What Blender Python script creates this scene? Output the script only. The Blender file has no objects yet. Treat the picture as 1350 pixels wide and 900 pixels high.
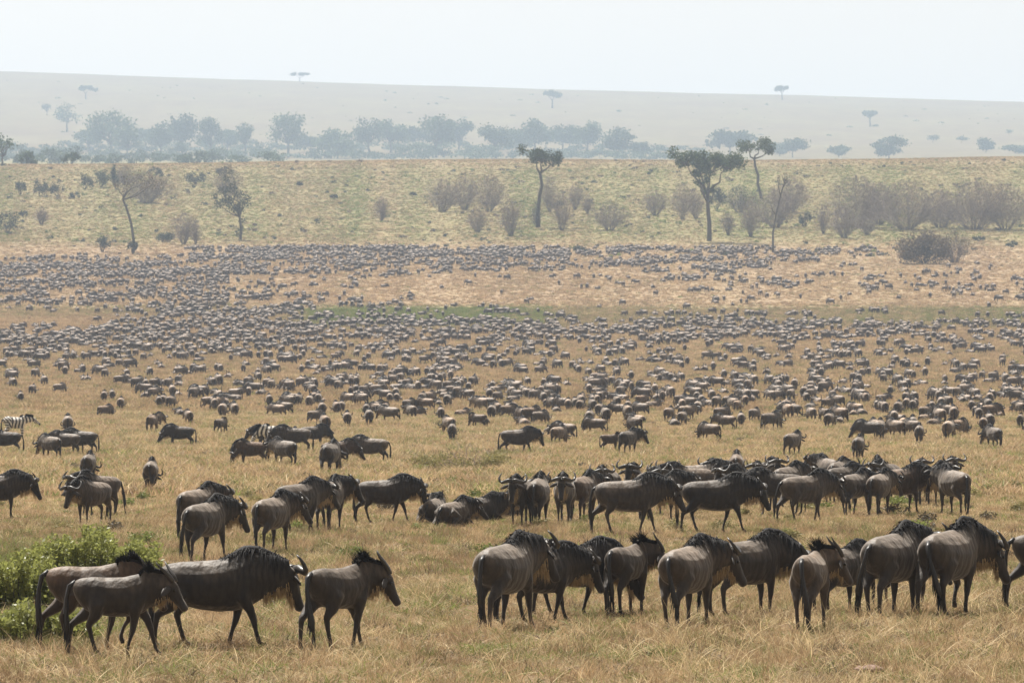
import bpy, math, random
import numpy as np
from math import radians as R, sin, cos, pi

SC = bpy.context.scene
COL = SC.collection
rng = np.random.default_rng(11)
random.seed(11)

# ------------------------------------------------------------------ helpers
def mesh_np(name, V, F, mats=(), midx=None, smooth=True, attrs=None):
    """mesh from numpy vertices and a list (or array) of faces"""
    me = bpy.data.meshes.new(name)
    V = np.asarray(V, dtype=np.float32)
    if isinstance(F, np.ndarray):
        n, k = F.shape
        me.vertices.add(len(V)); me.vertices.foreach_set('co', V.ravel())
        me.loops.add(n * k); me.loops.foreach_set('vertex_index', F.astype(np.int32).ravel())
        me.polygons.add(n)
        me.polygons.foreach_set('loop_start', np.arange(0, n * k, k, dtype=np.int32))
        me.update(calc_edges=True)
    else:
        me.from_pydata(V.tolist(), [], F)
    for m in mats:
        me.materials.append(m)
    if midx is not None:
        me.polygons.foreach_set('material_index', np.asarray(midx, dtype=np.int32))
    me.polygons.foreach_set('use_smooth', np.full(len(me.polygons), smooth))
    for k, a in (attrs or {}).items():
        at = me.attributes.new(k, 'FLOAT_COLOR', 'POINT')
        c = np.ones((len(V), 4), dtype=np.float32); c[:, :3] = a
        at.data.foreach_set('color', c.ravel())
    me.update()
    return me

def link(name, me, parent=None):
    o = bpy.data.objects.new(name, me)
    COL.objects.link(o)
    if parent is not None:
        o.parent = parent
    return o

def tag(o, label=None, cat=None, group=None, kind=None):
    if label: o['label'] = label
    if cat: o['category'] = cat
    if group: o['group'] = group
    if kind: o['kind'] = kind
    return o

class Acc:
    """collects shells into one vertex / face list with a material index per face"""
    def __init__(s): s.V = []; s.F = []; s.M = []; s.n = 0
    def add(s, V, F, m=0):
        V = np.asarray(V, float)
        s.V.append(V); s.F += [tuple(i + s.n for i in f) for f in F]; s.M += [m] * len(F); s.n += len(V)
    def verts(s): return np.concatenate(s.V)

def loft(secs, n=14):
    """closed skin over rings; a section is (centre, side axis, up axis, half width, half height up, half height down, ridge)"""
    V = []; F = []
    t = np.arange(n) * 2 * pi / n
    for c, l, u, w, hu, hd, rg in secs:
        sn = np.sin(t); cs = np.cos(t)
        ww = w * (1 - rg * np.clip(sn, 0, 1) ** 1.5)
        hh = np.where(sn > 0, hu, hd)
        V.append(np.asarray(c) + np.outer(ww * np.sign(cs) * np.abs(cs) ** .97, l) + np.outer(hh * sn, u))
    k = len(secs)
    for i in range(k - 1):
        for j in range(n):
            a = i * n + j; b = i * n + (j + 1) % n
            F.append((a, b, b + n, a + n))
    F.append(tuple(range(n - 1, -1, -1))); F.append(tuple(range((k - 1) * n, k * n)))
    return np.concatenate(V), F

def tube(P, r, n=8, flat=1.0):
    """tapered tube through points P"""
    P = np.asarray(P, float); secs = []
    for i in range(len(P)):
        t = P[min(i + 1, len(P) - 1)] - P[max(i - 1, 0)]
        t = t / (np.linalg.norm(t) + 1e-9)
        ref = np.array([0, 1., 0]) if abs(t[1]) < .8 else np.array([1., 0, 0])
        l = np.cross(ref, t); l /= np.linalg.norm(l)
        u = np.cross(t, l)
        secs.append((P[i], l, u, r[i] * flat, r[i], r[i], 0))
    return loft(secs, n)

def ellipsoid(c, r, n=10, m=6):
    secs = []
    for i in range(m + 1):
        a = -pi / 2 + pi * i / m
        k = max(cos(a), .02)
        secs.append((np.array([c[0] + r[0] * sin(a), c[1], c[2]]), np.array([0, 1., 0]), np.array([0, 0, 1.]), r[1] * k, r[2] * k, r[2] * k, 0))
    return loft(secs, n)

def strips(roots, dirs, sag, length, width, seg=3, side=None):
    """bunch of tapering hair or grass strips; arrays; sag is a vector added with t^2"""
    N = len(roots); L = np.asarray(length).reshape(N, 1)
    if side is None:
        ref = rng.normal(size=(N, 3)); side = np.cross(dirs, ref)
    side = side / (np.linalg.norm(side, axis=1, keepdims=True) + 1e-9)
    rows = []
    for i in range(seg + 1):
        t = i / seg
        c = roots + dirs * L * t + sag * L * t * t
        w = np.asarray(width).reshape(-1, 1) * (1 - t * .92) * .5
        rows.append(np.stack([c - side * w, c + side * w], 1))
    V = np.stack(rows, 1).reshape(N * (seg + 1) * 2, 3)
    base = np.arange(N)[:, None] * (seg + 1) * 2
    F = []
    for i in range(seg):
        q = base + np.array([[2 * i, 2 * i + 1, 2 * i + 3, 2 * i + 2]])
        F.append(q)
    return V, np.concatenate(F)

# ------------------------------------------------------------------ materials
def mat(name):
    m = bpy.data.materials.new(name); m.use_nodes = True
    nt = m.node_tree; b = nt.nodes['Principled BSDF']
    return m, nt, b

def simple_mat(name, col, rough=.6, spec=.3, var=.3, scale=8.0):
    m, nt, b = mat(name)
    tc = nt.nodes.new('ShaderNodeTexCoord')
    nz = nt.nodes.new('ShaderNodeTexNoise'); nz.inputs['Scale'].default_value = scale
    nt.links.new(tc.outputs['Object'], nz.inputs['Vector'])
    mx = nt.nodes.new('ShaderNodeMix'); mx.data_type = 'RGBA'
    nt.links.new(nz.outputs['Fac'], mx.inputs['Factor'])
    mx.inputs['A'].default_value = (*[c * (1 - var) for c in col], 1)
    mx.inputs['B'].default_value = (*[min(1, c * (1 + var)) for c in col], 1)
    nt.links.new(mx.outputs['Result'], b.inputs['Base Color'])
    b.inputs['Roughness'].default_value = rough
    b.inputs['Specular IOR Level'].default_value = spec
    return m

def leaf_mat(name, col, trans=.35, var=.35, scale=.6, rough=.6, spec=.2):
    """thin foliage: diffuse and translucent, patchy in colour, slightly different on each copy"""
    m, nt, b = mat(name)
    geo = nt.nodes.new('ShaderNodeNewGeometry')
    nz = nt.nodes.new('ShaderNodeTexNoise'); nz.inputs['Scale'].default_value = scale
    nt.links.new(geo.outputs['Position'], nz.inputs['Vector'])
    oi = nt.nodes.new('ShaderNodeObjectInfo')
    ad = nt.nodes.new('ShaderNodeMath'); ad.operation = 'MULTIPLY_ADD'
    nt.links.new(nz.outputs['Fac'], ad.inputs[0]); ad.inputs[1].default_value = .8
    m2 = nt.nodes.new('ShaderNodeMath'); m2.operation = 'MULTIPLY_ADD'
    nt.links.new(geo.outputs['Random Per Island'], m2.inputs[0]); m2.inputs[1].default_value = .5; m2.inputs[2].default_value = -.15
    nt.links.new(m2.outputs[0], ad.inputs[2])
    mx = nt.nodes.new('ShaderNodeMix'); mx.data_type = 'RGBA'; mx.clamp_factor = True
    nt.links.new(ad.outputs[0], mx.inputs['Factor'])
    mx.inputs['A'].default_value = (*[c * (1 - var) for c in col], 1)
    mx.inputs['B'].default_value = (*[min(1, c * (1 + var)) for c in col], 1)
    hs = nt.nodes.new('ShaderNodeHueSaturation')
    nt.links.new(mx.outputs['Result'], hs.inputs['Color'])
    mr = nt.nodes.new('ShaderNodeMapRange'); nt.links.new(oi.outputs['Random'], mr.inputs['Value'])
    mr.inputs['To Min'].default_value = .75; mr.inputs['To Max'].default_value = 1.25
    nt.links.new(mr.outputs['Result'], hs.inputs['Value'])
    nt.links.new(hs.outputs['Color'], b.inputs['Base Color'])
    b.inputs['Roughness'].default_value = rough
    b.inputs['Specular IOR Level'].default_value = spec
    tr = nt.nodes.new('ShaderNodeBsdfTranslucent'); nt.links.new(hs.outputs['Color'], tr.inputs['Color'])
    ms = nt.nodes.new('ShaderNodeMixShader'); ms.inputs[0].default_value = trans
    nt.links.new(b.outputs[0], ms.inputs[1]); nt.links.new(tr.outputs[0], ms.inputs[2])
    nt.links.new(ms.outputs[0], nt.nodes['Material Output'].inputs['Surface'])
    return m

def coat_mat(name):
    """short animal hair: coat colour, painted sun and shade included, stored on the mesh, tinted per animal, fine hair bump and a soft sheen"""
    m, nt, b = mat(name)
    at = nt.nodes.new('ShaderNodeAttribute'); at.attribute_name = 'coat'
    oi = nt.nodes.new('ShaderNodeObjectInfo')
    tc = nt.nodes.new('ShaderNodeTexCoord')
    mp = nt.nodes.new('ShaderNodeMapping'); mp.inputs['Scale'].default_value = (1, 1, .35)
    nt.links.new(tc.outputs['Object'], mp.inputs['Vector'])
    nz = nt.nodes.new('ShaderNodeTexNoise'); nz.inputs['Scale'].default_value = 13; nz.inputs['Detail'].default_value = 7; nz.inputs['Roughness'].default_value = .65
    nt.links.new(mp.outputs[0], nz.inputs['Vector'])
    mr = nt.nodes.new('ShaderNodeMapRange'); nt.links.new(nz.outputs['Fac'], mr.inputs['Value'])
    mr.inputs['From Min'].default_value = .3; mr.inputs['From Max'].default_value = .7
    mr.inputs['To Min'].default_value = .5; mr.inputs['To Max'].default_value = 1.45
    m1 = nt.nodes.new('ShaderNodeMix'); m1.data_type = 'RGBA'; m1.blend_type = 'MULTIPLY'; m1.inputs['Factor'].default_value = 1
    nt.links.new(at.outputs['Color'], m1.inputs['A']); nt.links.new(oi.outputs['Color'], m1.inputs['B'])
    hs = nt.nodes.new('ShaderNodeHueSaturation'); nt.links.new(m1.outputs['Result'], hs.inputs['Color'])
    rm = nt.nodes.new('ShaderNodeMath'); rm.operation = 'MULTIPLY_ADD'
    nt.links.new(oi.outputs['Random'], rm.inputs[0]); rm.inputs[1].default_value = .5; rm.inputs[2].default_value = .75
    mm = nt.nodes.new('ShaderNodeMath'); mm.operation = 'MULTIPLY'
    nt.links.new(rm.outputs[0], mm.inputs[0]); nt.links.new(mr.outputs['Result'], mm.inputs[1])
    nt.links.new(mm.outputs[0], hs.inputs['Value'])
    nt.links.new(hs.outputs['Color'], b.inputs['Base Color'])
    n2 = nt.nodes.new('ShaderNodeTexNoise'); n2.inputs['Scale'].default_value = 45; n2.inputs['Detail'].default_value = 3
    nt.links.new(mp.outputs[0], n2.inputs['Vector'])
    bp = nt.nodes.new('ShaderNodeBump'); bp.inputs['Strength'].default_value = .5; bp.inputs['Distance'].default_value = .012
    n3 = nt.nodes.new('ShaderNodeTexNoise'); n3.inputs['Scale'].default_value = 5.5; n3.inputs['Detail'].default_value = 2
    nt.links.new(mp.outputs[0], n3.inputs['Vector'])
    b2 = nt.nodes.new('ShaderNodeBump'); b2.inputs['Strength'].default_value = .8; b2.inputs['Distance'].default_value = .07
    nt.links.new(n3.outputs['Fac'], b2.inputs['Height']); nt.links.new(b2.outputs[0], bp.inputs['Normal'])
    nt.links.new(n2.outputs['Fac'], bp.inputs['Height']); nt.links.new(bp.outputs[0], b.inputs['Normal'])
    b.inputs['Roughness'].default_value = .58
    b.inputs['Specular IOR Level'].default_value = .34
    b.inputs['Sheen Weight'].default_value = .25
    b.inputs['Sheen Roughness'].default_value = .5
    b.inputs['Sheen Tint'].default_value = (1, .9, .8, 1)
    return m

COAT = coat_mat('animal_coat')
MANE = simple_mat('mane_hair', (.02, .018, .018), .75, .2)
TUFT = simple_mat('tail_hair', (.018, .016, .016), .45, .45)
BEARD = simple_mat('beard_hair', (.40, .30, .18), .7, .2, .4, 14)
HORN = simple_mat('horn', (.05, .044, .04), .42, .45)
EYE = simple_mat('eye', (.01, .008, .006), .12, .6, .1)
EARM = simple_mat('ear_hair', (.05, .042, .038), .6, .3)
BARK = simple_mat('bark', (.10, .085, .07), .9, .1, .35, 2)
TWIG = simple_mat('bare_twig', (.26, .215, .195), .9, .1, .35, 1)

# ------------------------------------------------------------------ animals
ADULT = dict(
    trunk=[(-.83, 1.03, .92, .06), (-.79, 1.10, .80, .155), (-.69, 1.155, .67, .225), (-.52, 1.185, .59, .262), (-.28, 1.195, .525, .285), (0, 1.215, .49, .295),
           (.2, 1.275, .50, .278), (.36, 1.335, .54, .24), (.5, 1.325, .60, .20), (.62, 1.26, .68, .14)],
    hip=(-.60, .13, .95), sho=(.36, .13, .88), nb=(.42, 0, 1.0), nl=.56, nr=[(.335, .21), (.305, .185), (.25, .15), (.185, .12)],
    hl=.56, hk=1.12, leg=1.0, tail=(-.81, 1.045), hump=(.02, .5))
YOUNG = dict(
    trunk=[(-.67, 1.03, .93, .04), (-.62, 1.08, .80, .12), (-.54, 1.11, .70, .17), (-.40, 1.125, .605, .205), (-.18, 1.115, .57, .225), (.03, 1.12, .56, .225),
           (.18, 1.155, .58, .205), (.32, 1.18, .63, .165), (.43, 1.14, .74, .115), (.5, 1.1, .8, .08)],
    hip=(-.46, .11, .93), sho=(.27, .11, .86), nb=(.31, 0, .96), nl=.37, nr=[(.265, .165), (.245, .15), (.21, .13), (.16, .105)],
    hl=.45, hk=.92, leg=1.0, tail=(-.655, 1.04), hump=(.16, .42))
ZEBRA = dict(
    trunk=[(-.72, 1.10, .98, .05), (-.66, 1.20, .84, .17), (-.56, 1.26, .72, .24), (-.38, 1.27, .66, .27), (-.1, 1.22, .62, .29), (.15, 1.22, .63, .27),
           (.32, 1.25, .68, .22), (.45, 1.2, .78, .15)],
    hip=(-.50, .13, .98), sho=(.30, .13, .90), nb=(.32, 0, 1.08), nl=.58, nr=[(.24, .16), (.2, .12), (.16, .1), (.13, .09)],
    hl=.46, hk=.9, leg=1.02, tail=(-.70, 1.12), hump=(.16, .42))
KINDS = dict(adult=ADULT, young=YOUNG, zebra=ZEBRA)

LEGS = {  # foot offset and lift of front left, front right, hind left, hind right
    'stand': ((.02, 0), (-.03, 0), (-.05, 0), (.04, 0)),
    'stand2': ((-.06, 0), (.05, 0), (.10, 0), (-.08, 0)),
    'walk': ((.24, 0), (-.20, 0), (-.20, 0), (.20, 0)),
    'walk2': ((-.22, 0), (.22, 0), (.22, 0), (-.20, 0)),
    'lift': ((.10, .10), (-.16, 0), (-.22, 0), (.18, 0)),
    'lift2': ((-.18, 0), (.16, 0), (.08, 0), (-.24, .10)),
}

def bez(a, b, c, d, t):
    return a * (1 - t) ** 3 + 3 * b * t * (1 - t) ** 2 + 3 * c * t * t * (1 - t) + d * t ** 3

class Beast:
    """geometry of one hoofed animal in a pose; x forward, y left, z up, hooves on z = 0"""
    def __init__(s, kind='adult', legs='stand', neck=(6, 0), head=(-66, 0), lie=False):
        s.kind = kind; s.k = K = KINDS[kind]; s.lie = lie
        s.dz = dz = -.50 if lie else 0
        B = np.array(K['nb']) + [0, 0, dz]
        p, y = R(neck[0]), R(neck[1])
        P = B + K['nl'] * np.array([cos(p) * cos(y), cos(p) * sin(y), sin(p)])
        hy = y + R(head[1]); hp = R(head[0])
        s.h = np.array([cos(hp) * cos(hy), cos(hp) * sin(hy), sin(hp)])
        s.l = np.array([-sin(hy), cos(hy), 0]); s.u = np.cross(s.h, s.l)
        s.P = P; s.B = B; s.yaw = y
        c1 = B + np.array([.2, 0, .02]); nd = (P - B) / np.linalg.norm(P - B); c2 = P - nd * .16
        s.nk = []
        for t in np.linspace(0, 1, 8):
            c = bez(B, c1, c2, P, t)
            d = bez(B, c1, c2, P, min(1, t + .02)) - bez(B, c1, c2, P, max(0, t - .02)); d /= np.linalg.norm(d)
            l = np.array([-d[1], d[0], 0]); l /= np.linalg.norm(l) + 1e-9
            u = np.cross(d, l)
            nr = np.array(K['nr']); rr = [np.interp(t * 3, range(4), nr[:, i]) for i in (0, 1)]
            s.nk.append((c, l, u, rr[1], rr[0], rr[0] * (1.08 if kind != 'zebra' else 1), .25))
        s.legs = LEGS[legs]

    def shells(s, n=14):
        K = s.k; out = []; dz = s.dz
        Y = np.array([0, 1., 0]); Z = np.array([0, 0, 1.])
        secs = []
        for x, t, b, w in K['trunk']:
            m = b + (t - b) * .52
            rg = .22 if x < .1 else .45
            if s.kind == 'zebra': rg = .15
            secs.append((np.array([x, 0, m + dz]), Y, Z, w, t - m, m - b, rg))
        out.append(loft(secs, n)); out.append(loft(s.nk, n))
        H = K['hl']; k = K['hk']
        hs = []
        prof = [(-.12, .085, .07, .05), (.0, .12, .10, .10), (.18, .135, .108, .125), (.40, .105, .085, .13), (.62, .082, .066, .095), (.82, .074, .066, .07), (.94, .072, .074, .065), (1.0, .045, .05, .045)]
        for t, hu, w, hd in prof:
            hs.append((s.P + s.h * t * H - s.u * .01, s.l, s.u, w * k, hu * k * .8, hd * k, .15))
        out.append(loft(hs, n))
        q = max(6, n * 2 // 3)
        for i, (dx, lf) in enumerate(s.legs):
            sg = 1 if i % 2 == 0 else -1
            g = K['leg']
            if s.lie:
                if i < 2:
                    hx, hyy, hz = K['sho']
                    P = [(hx, sg * hyy, hz + dz), (hx - .04, sg * (hyy + .1), .2), (hx + .28, sg * (hyy + .1), .07), (hx + .02, sg * (hyy + .06), .05), (hx - .1, sg * (hyy + .06), .04)]
                    r = [.13, .09, .055, .04, .03]
                else:
                    hx, hyy, hz = K['hip']
                    P = [(hx, sg * hyy, hz + dz - .05), (hx + .22, sg * (hyy + .16), .22), (hx - .05, sg * (hyy + .2), .09), (hx + .22, sg * (hyy + .22), .05), (hx + .3, sg * (hyy + .2), .04)]
                    r = [.2, .15, .07, .04, .03]
                out.append(tube(P, r, q)); continue
            if i < 2:
                hx, hyy, hz = K['sho']
                bend = lf * 1.4
                P = [(hx + .02, sg * hyy, hz), (hx - .06 + dx * .12, sg * (hyy + .02), .68), (hx - .01 + dx * .38 + bend * .4, sg * (hyy + .01), .53 + lf * .25), (hx + .0 + dx * .56 + bend * .8, sg * hyy, .385 + lf * .5),
                     (hx - .01 + dx * .74 + bend * .1, sg * hyy, .24 + lf * .8), (hx - .01 + dx * .92 - bend * .3, sg * hyy, .095 + lf), (hx + .03 + dx - bend * .5, sg * hyy, .045 + lf), (hx + .045 + dx - bend * .5, sg * hyy, .0 + lf)]
                r = [.09, .11, .068, .052, .034, .036, .042, .046]
            else:
                hx, hyy, hz = K['hip']
                P = [(hx + .02, sg * (hyy - .03), hz + .01), (hx + .12 + dx * .15, sg * (hyy + .02), .72), (hx + .02 + dx * .4, sg * (hyy + .02), .58 + lf * .2), (hx - .11 + dx * .62, sg * hyy, .455 + lf * .5),
                     (hx - .10 + dx * .78, sg * (hyy - .005), .28 + lf * .8), (hx - .08 + dx * .95, sg * (hyy - .01), .10 + lf), (hx - .03 + dx, sg * (hyy - .01), .045 + lf), (hx - .015 + dx, sg * (hyy - .01), .0 + lf)]
                r = [.10, .155, .095, .055, .037, .038, .042, .046]
            if s.kind == 'young': r = [a * .9 for a in r]
            if s.kind == 'zebra': r = [a * 1.05 for a in r]
            out.append(tube(P, r, q))
        return out

    def coat(s, V, ph, sunlit_gain=1.0):
        """colour of each vertex: grey brown body with sunlit back and shaded flank painted in, dark brindled neck and shoulder, black face and legs"""
        x, y, z = V[:, 0], V[:, 1], V[:, 2] - s.dz
        rel = V - s.P
        t = rel @ s.h / s.k['hl']
        rad = np.linalg.norm(rel - np.outer(rel @ s.h, s.h), axis=1)
        face = np.clip((t - .02) / .2, 0, 1) * (rad < .24) * (t < 1.2)
        ss = lambda a, b, v: np.clip((v - a) / (b - a), 0, 1)
        leg = ss(.66, .46, z) if not s.lie else np.zeros(len(V))
        if s.kind == 'zebra':
            wob = .04 * np.sin(z * 9 + ph) + .05 * (z - .9)
            slant = np.where(x < -.25, (z - .9) * 1.3, 0)
            st = np.sin((x + wob + slant * .6) * 2 * pi / .18)
            horiz = np.sin(z * 2 * pi / .14)
            st = np.where((z < .62) | ((x < -.42) & (z < 1.0)), horiz, st)
            st = np.where(face > .3, np.sin(t * 2 * pi / .17), st)
            b = np.clip(st * 3 + .5, 0, 1)[:, None]
            c = b * np.array([.66, .63, .58]) + (1 - b) * np.array([.03, .027, .027])
            mz = (face * (t > .78))[:, None]
            return c * (1 - mz) + mz * np.array([.03, .027, .027])
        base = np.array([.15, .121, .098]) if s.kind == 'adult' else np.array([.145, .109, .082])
        dark = np.array([.013, .0105, .0095]); base = base * sunlit_gain  # brighter base paints sun onto the backs of the distant herd
        st = np.sin(x * 2 * pi / .085 + 1.4 * np.sin(z * 7 + ph) + 1.1 * np.sin(z * 17 + y * 9 + ph * 2))
        zone = ss(-.15, .25, x) * (1 - face)
        d = zone * (.70 + .22 * np.clip(st * 1.3, 0, 1))
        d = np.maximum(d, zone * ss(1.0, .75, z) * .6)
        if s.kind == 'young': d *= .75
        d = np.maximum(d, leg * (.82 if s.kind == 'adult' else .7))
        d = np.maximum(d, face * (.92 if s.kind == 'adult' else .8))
        d = np.maximum(d, ss(1.17, .92, z + .04 * np.sin(x * 7 + ph) + .03 * np.sin(x * 17 + y * 11)) * .84)  # sunlit top and shaded flank painted into the coat by height
        d = np.maximum(d, ss(.07, .04, z) * (not s.lie))
        d = d[:, None]
        return base * (1 - d) + dark * d

    # ---- parts
    def horns(s, n=8):
        k = s.k['hk']
        if s.kind == 'adult':
            pts = [(.015, .00, .10), (.09, .015, .10), (.17, -.005, .085), (.245, -.015, .06), (.305, .025, .045), (.325, .10, .03), (.305, .175, .02), (.265, .225, .015)]
            rr = [.066, .058, .05, .043, .036, .028, .019, .007]; pts = [(a * 1.12, b * 1.2, c) for a, b, c in pts]
        else:
            pts = [(.045, -.02, .07), (.065, .06, .08), (.095, .15, .07), (.14, .25, .05), (.155, .33, .05)]
            rr = [.036, .032, .026, .016, .004]
        out = []
        for sg in (1, -1):
            P = [s.P + s.l * a * sg - s.h * b + s.u * c * k for a, b, c in pts]
            out.append(tube(P, rr, n))
        return out

    def ears(s, n=8):
        out = []; k = s.k['hk']
        for sg in (1, -1):
            o = s.P + s.l * sg * .085 * k + s.h * .06 - s.u * .0
            d = s.l * sg * .9 + s.h * .28 - s.u * .35; d /= np.linalg.norm(d)
            if s.kind == 'zebra': d = s.l * sg * .45 - s.h * .9
            fl = np.cross(d, s.u); fl /= np.linalg.norm(fl); nn = np.cross(d, fl)
            secs = [(o + d * t * .26, fl, nn, w, .02 * (1 - t * .7), .02 * (1 - t * .7), 0) for t, w in ((0, .024), (.2, .042), (.5, .052), (.8, .034), (1, .006))]
            out.append(loft(secs, n))
        return out

    def eyes(s):
        out = []; k = s.k['hk']
        for sg in (1, -1):
            c = s.P + s.h * s.k['hl'] * .30 + s.l * sg * .098 * k + s.u * .035 * k
            out.append(ellipsoid(c, (.02, .02, .02), 8, 5))
        return out

    def topline(s, m):
        """points along the crest from withers to poll with side vectors"""
        K = s.k; pts = []
        tr = [(x, t) for x, t, b, w in K['trunk']]
        xs = [a for a, _ in tr]; ts = [a for _, a in tr]
        x0, x1 = K['hump']
        for f in np.linspace(0, 1, m):
            if f < .4:
                x = x0 + (x1 - x0) * f / .4
                pts.append((np.array([x, 0, np.interp(x, xs, ts) + s.dz]), np.array([0, 1., 0]), np.array([0, 0, 1.])))
            else:
                j = .25 + (f - .4) / .6 * .75
                i = j * 7; a = int(min(i, 6)); w = i - a
                c0, l0, u0, _, h0, _, _ = s.nk[a]; c1, l1, u1, _, h1, _, _ = s.nk[a + 1]
                pts.append(((c0 + u0 * h0) * (1 - w) + (c1 + u1 * h1) * w, l0, u0))
        return pts

    def mane(s, dens=1.0):
        kz = s.kind
        m = int((820 if kz == 'adult' else 1000) * dens); tl = s.topline(60)
        if kz == 'young': tl = tl[8:]
        f = rng.random(m); ii = (f * (len(tl) - 1)).astype(int)
        c = np.array([tl[i][0] for i in ii]); l = np.array([tl[i][1] for i in ii]); u = np.array([tl[i][2] for i in ii])
        sd = rng.choice([-1, 1], m)[:, None] * rng.random((m, 1))
        edge = np.sin(np.clip(f * 1.0 + .05, 0, 1) * pi)[:, None] ** .6
        wd = .022 / dens ** .5
        if kz == 'adult':
            roots = c + l * sd * .05 + u * (.05 * np.exp(-((f[:, None] - .3) / .25) ** 2) * (1 - sd ** 2) - .02)
            dirs = u * (.18 + .3 * rng.random((m, 1))) + l * sd * .55 + rng.normal(size=(m, 3)) * .12
            sag = np.tile([[-.10, 0, -.85]], (m, 1)) * (.5 + np.abs(sd)) + l * sd * .2
            L = (.17 + .17 * rng.random(m)) * (.5 + .5 * edge[:, 0])
        elif kz == 'young':
            roots = c + l * sd * .045 - u * .02
            dirs = u * 1.0 + l * sd * .55 + rng.normal(size=(m, 3)) * .2
            sag = np.tile([[-.15, 0, -.25]], (m, 1)) + l * sd * .2
            bump = np.exp(-((f - .30) / .2) ** 2)
            L = .05 + .13 * bump * (.8 + .3 * rng.random(m)); wd *= .7
        else:
            roots = c + l * sd * .02 - u * .02
            dirs = u + rng.normal(size=(m, 3)) * .08; sag = np.zeros((m, 3)); L = .11 + .02 * rng.random(m)
        V, F = strips(roots, dirs, sag, L, np.full(m, wd), 3)
        # a low solid crest under the strands
        hp = .085 if kz == 'adult' else .10 if kz == 'young' else .05
        cr = [(p - u_ * .03, l_, u_, .062, hp * (sin(pi * min(1, i / (len(tl) - 1) + .04))) ** .6 * (.55 + .6 * math.exp(-((i / len(tl) - .3) / .22) ** 2)) + .012, .03, .3) for i, (p, l_, u_) in list(enumerate(tl))[::4]]
        V2, F2 = loft(cr, 8)
        F = [tuple(q) for q in F] + [tuple(i + len(V) for i in q) for q in F2]
        return np.concatenate([V, V2]), F

    def beard(s, dens=1.0):
        m = int((560 if s.kind == 'adult' else 300) * dens)
        f = rng.random(m)
        L0 = .17 if s.kind == 'adult' else .12
        roots = []; side = []
        for t in f:
            i = (.30 + t * .70) * 7; a = int(min(i, 6)); w = i - a
            c0, l0, u0, w0, _, h0, _ = s.nk[a]; c1, _, u1, _, _, h1, _ = s.nk[a + 1]
            sd = rng.normal() * .35
            roots.append((c0 - u0 * h0) * (1 - w) + (c1 - u1 * h1) * w + l0 * w0 * sd + u0 * (.045 + abs(sd) * .06))
        for j in range(m // 3):      # throat and chin
            roots[j] = s.P + s.h * s.k['hl'] * (.05 + .6 * rng.random()) - s.u * .085 * s.k['hk'] + s.l * rng.normal() * .025
        roots = np.array(roots)
        dirs = np.tile([[.0, 0, -1.]], (m, 1)) + rng.normal(size=(m, 3)) * .13
        V, F = strips(roots, dirs, np.zeros((m, 3)), L0 * (.6 + .6 * rng.random(m)), np.full(m, .014 / dens ** .5), 2)
        return V, [tuple(q) for q in F]

    def tail(s, dens=1.0, swing=0.0):
        x, z = s.k['tail']; z += s.dz
        zb = z
        if s.lie:
            P = [(x, 0, z), (x - .08, .03, z - .12), (x - .1, .08, z - .3), (x - .02, .16, .1), (x + .15, .24, .05)]
        else:
            P = [(x + .03, 0, z + .01), (x - .06, swing * .1, z - .05), (x - .10, swing * .3, z - .22), (x - .11, swing * .6, z - .42), (x - .10, swing * .85, z - .62), (x - .08, swing, z - .80)]
        rr = [.038, .034, .028, .036, .045, .012][:len(P)]
        V, F = tube(P, rr, 8); 
        m = int(46 * dens)
        P = np.array(P); k = len(P)
        i0 = rng.integers(2, k - 1, m); w = rng.random((m, 1))
        roots = P[i0] * (1 - w) + P[i0 + 1] * w + rng.normal(size=(m, 3)) * .012
        dirs = np.tile([[-.05, 0, -1.]], (m, 1)) + rng.normal(size=(m, 3)) * .10
        V2, F2 = strips(roots, dirs, np.zeros((m, 3)), .18 + .12 * rng.random(m), np.full(m, .03), 2)
        return np.concatenate([V, V2]), F + [tuple(i + len(V) for i in q) for q in F2]

REMESH = []
def remesh_all(jobs):
    """jobs: (shells, voxel size, smoothing) -> list of (verts, quads): the shells become one continuous skin"""
    tmp = []
    for sh, vox, it in jobs:
        a = Acc()
        for V, F in sh: a.add(V, F)
        me = mesh_np('tmp', a.verts(), a.F)
        o = link('tmp', me)
        md = o.modifiers.new('r', 'REMESH'); md.mode = 'VOXEL'; md.voxel_size = vox; md.use_smooth_shade = True
        sm = o.modifiers.new('s', 'SMOOTH'); sm.factor = .5; sm.iterations = it
        tmp.append(o)
    dg = bpy.context.evaluated_depsgraph_get(); dg.update()
    res = []
    for o in tmp:
        e = o.evaluated_get(dg); me = e.to_mesh()
        V = np.empty(len(me.vertices) * 3, dtype=np.float32); me.vertices.foreach_get('co', V)
        F = [tuple(p.vertices) for p in me.polygons]
        res.append((V.reshape(-1, 3).astype(float), F)); e.to_mesh_clear()
    for o in tmp:
        me = o.data; bpy.data.objects.remove(o); bpy.data.meshes.remove(me)
    return res

def beast_object(b, skin, name, dens=1.0, swing=0.0):
    """body mesh with its parts as children"""
    V, F = skin
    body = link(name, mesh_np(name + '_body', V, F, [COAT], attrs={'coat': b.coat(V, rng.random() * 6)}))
    def part(nm, VF, m): return link(nm, mesh_np(nm, VF[0], VF[1], [m]), body)
    if b.kind != 'zebra':
        for h in b.horns(): part('horn', h, HORN)
    for e in b.ears(): part('ear', e, EARM)
    for e in b.eyes(): part('eye', e, EYE)
    part('mane', b.mane(dens), MANE)
    if b.kind != 'zebra': part('beard', b.beard(dens), BEARD)
    part('tail', b.tail(dens, swing), TUFT)
    return body

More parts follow.
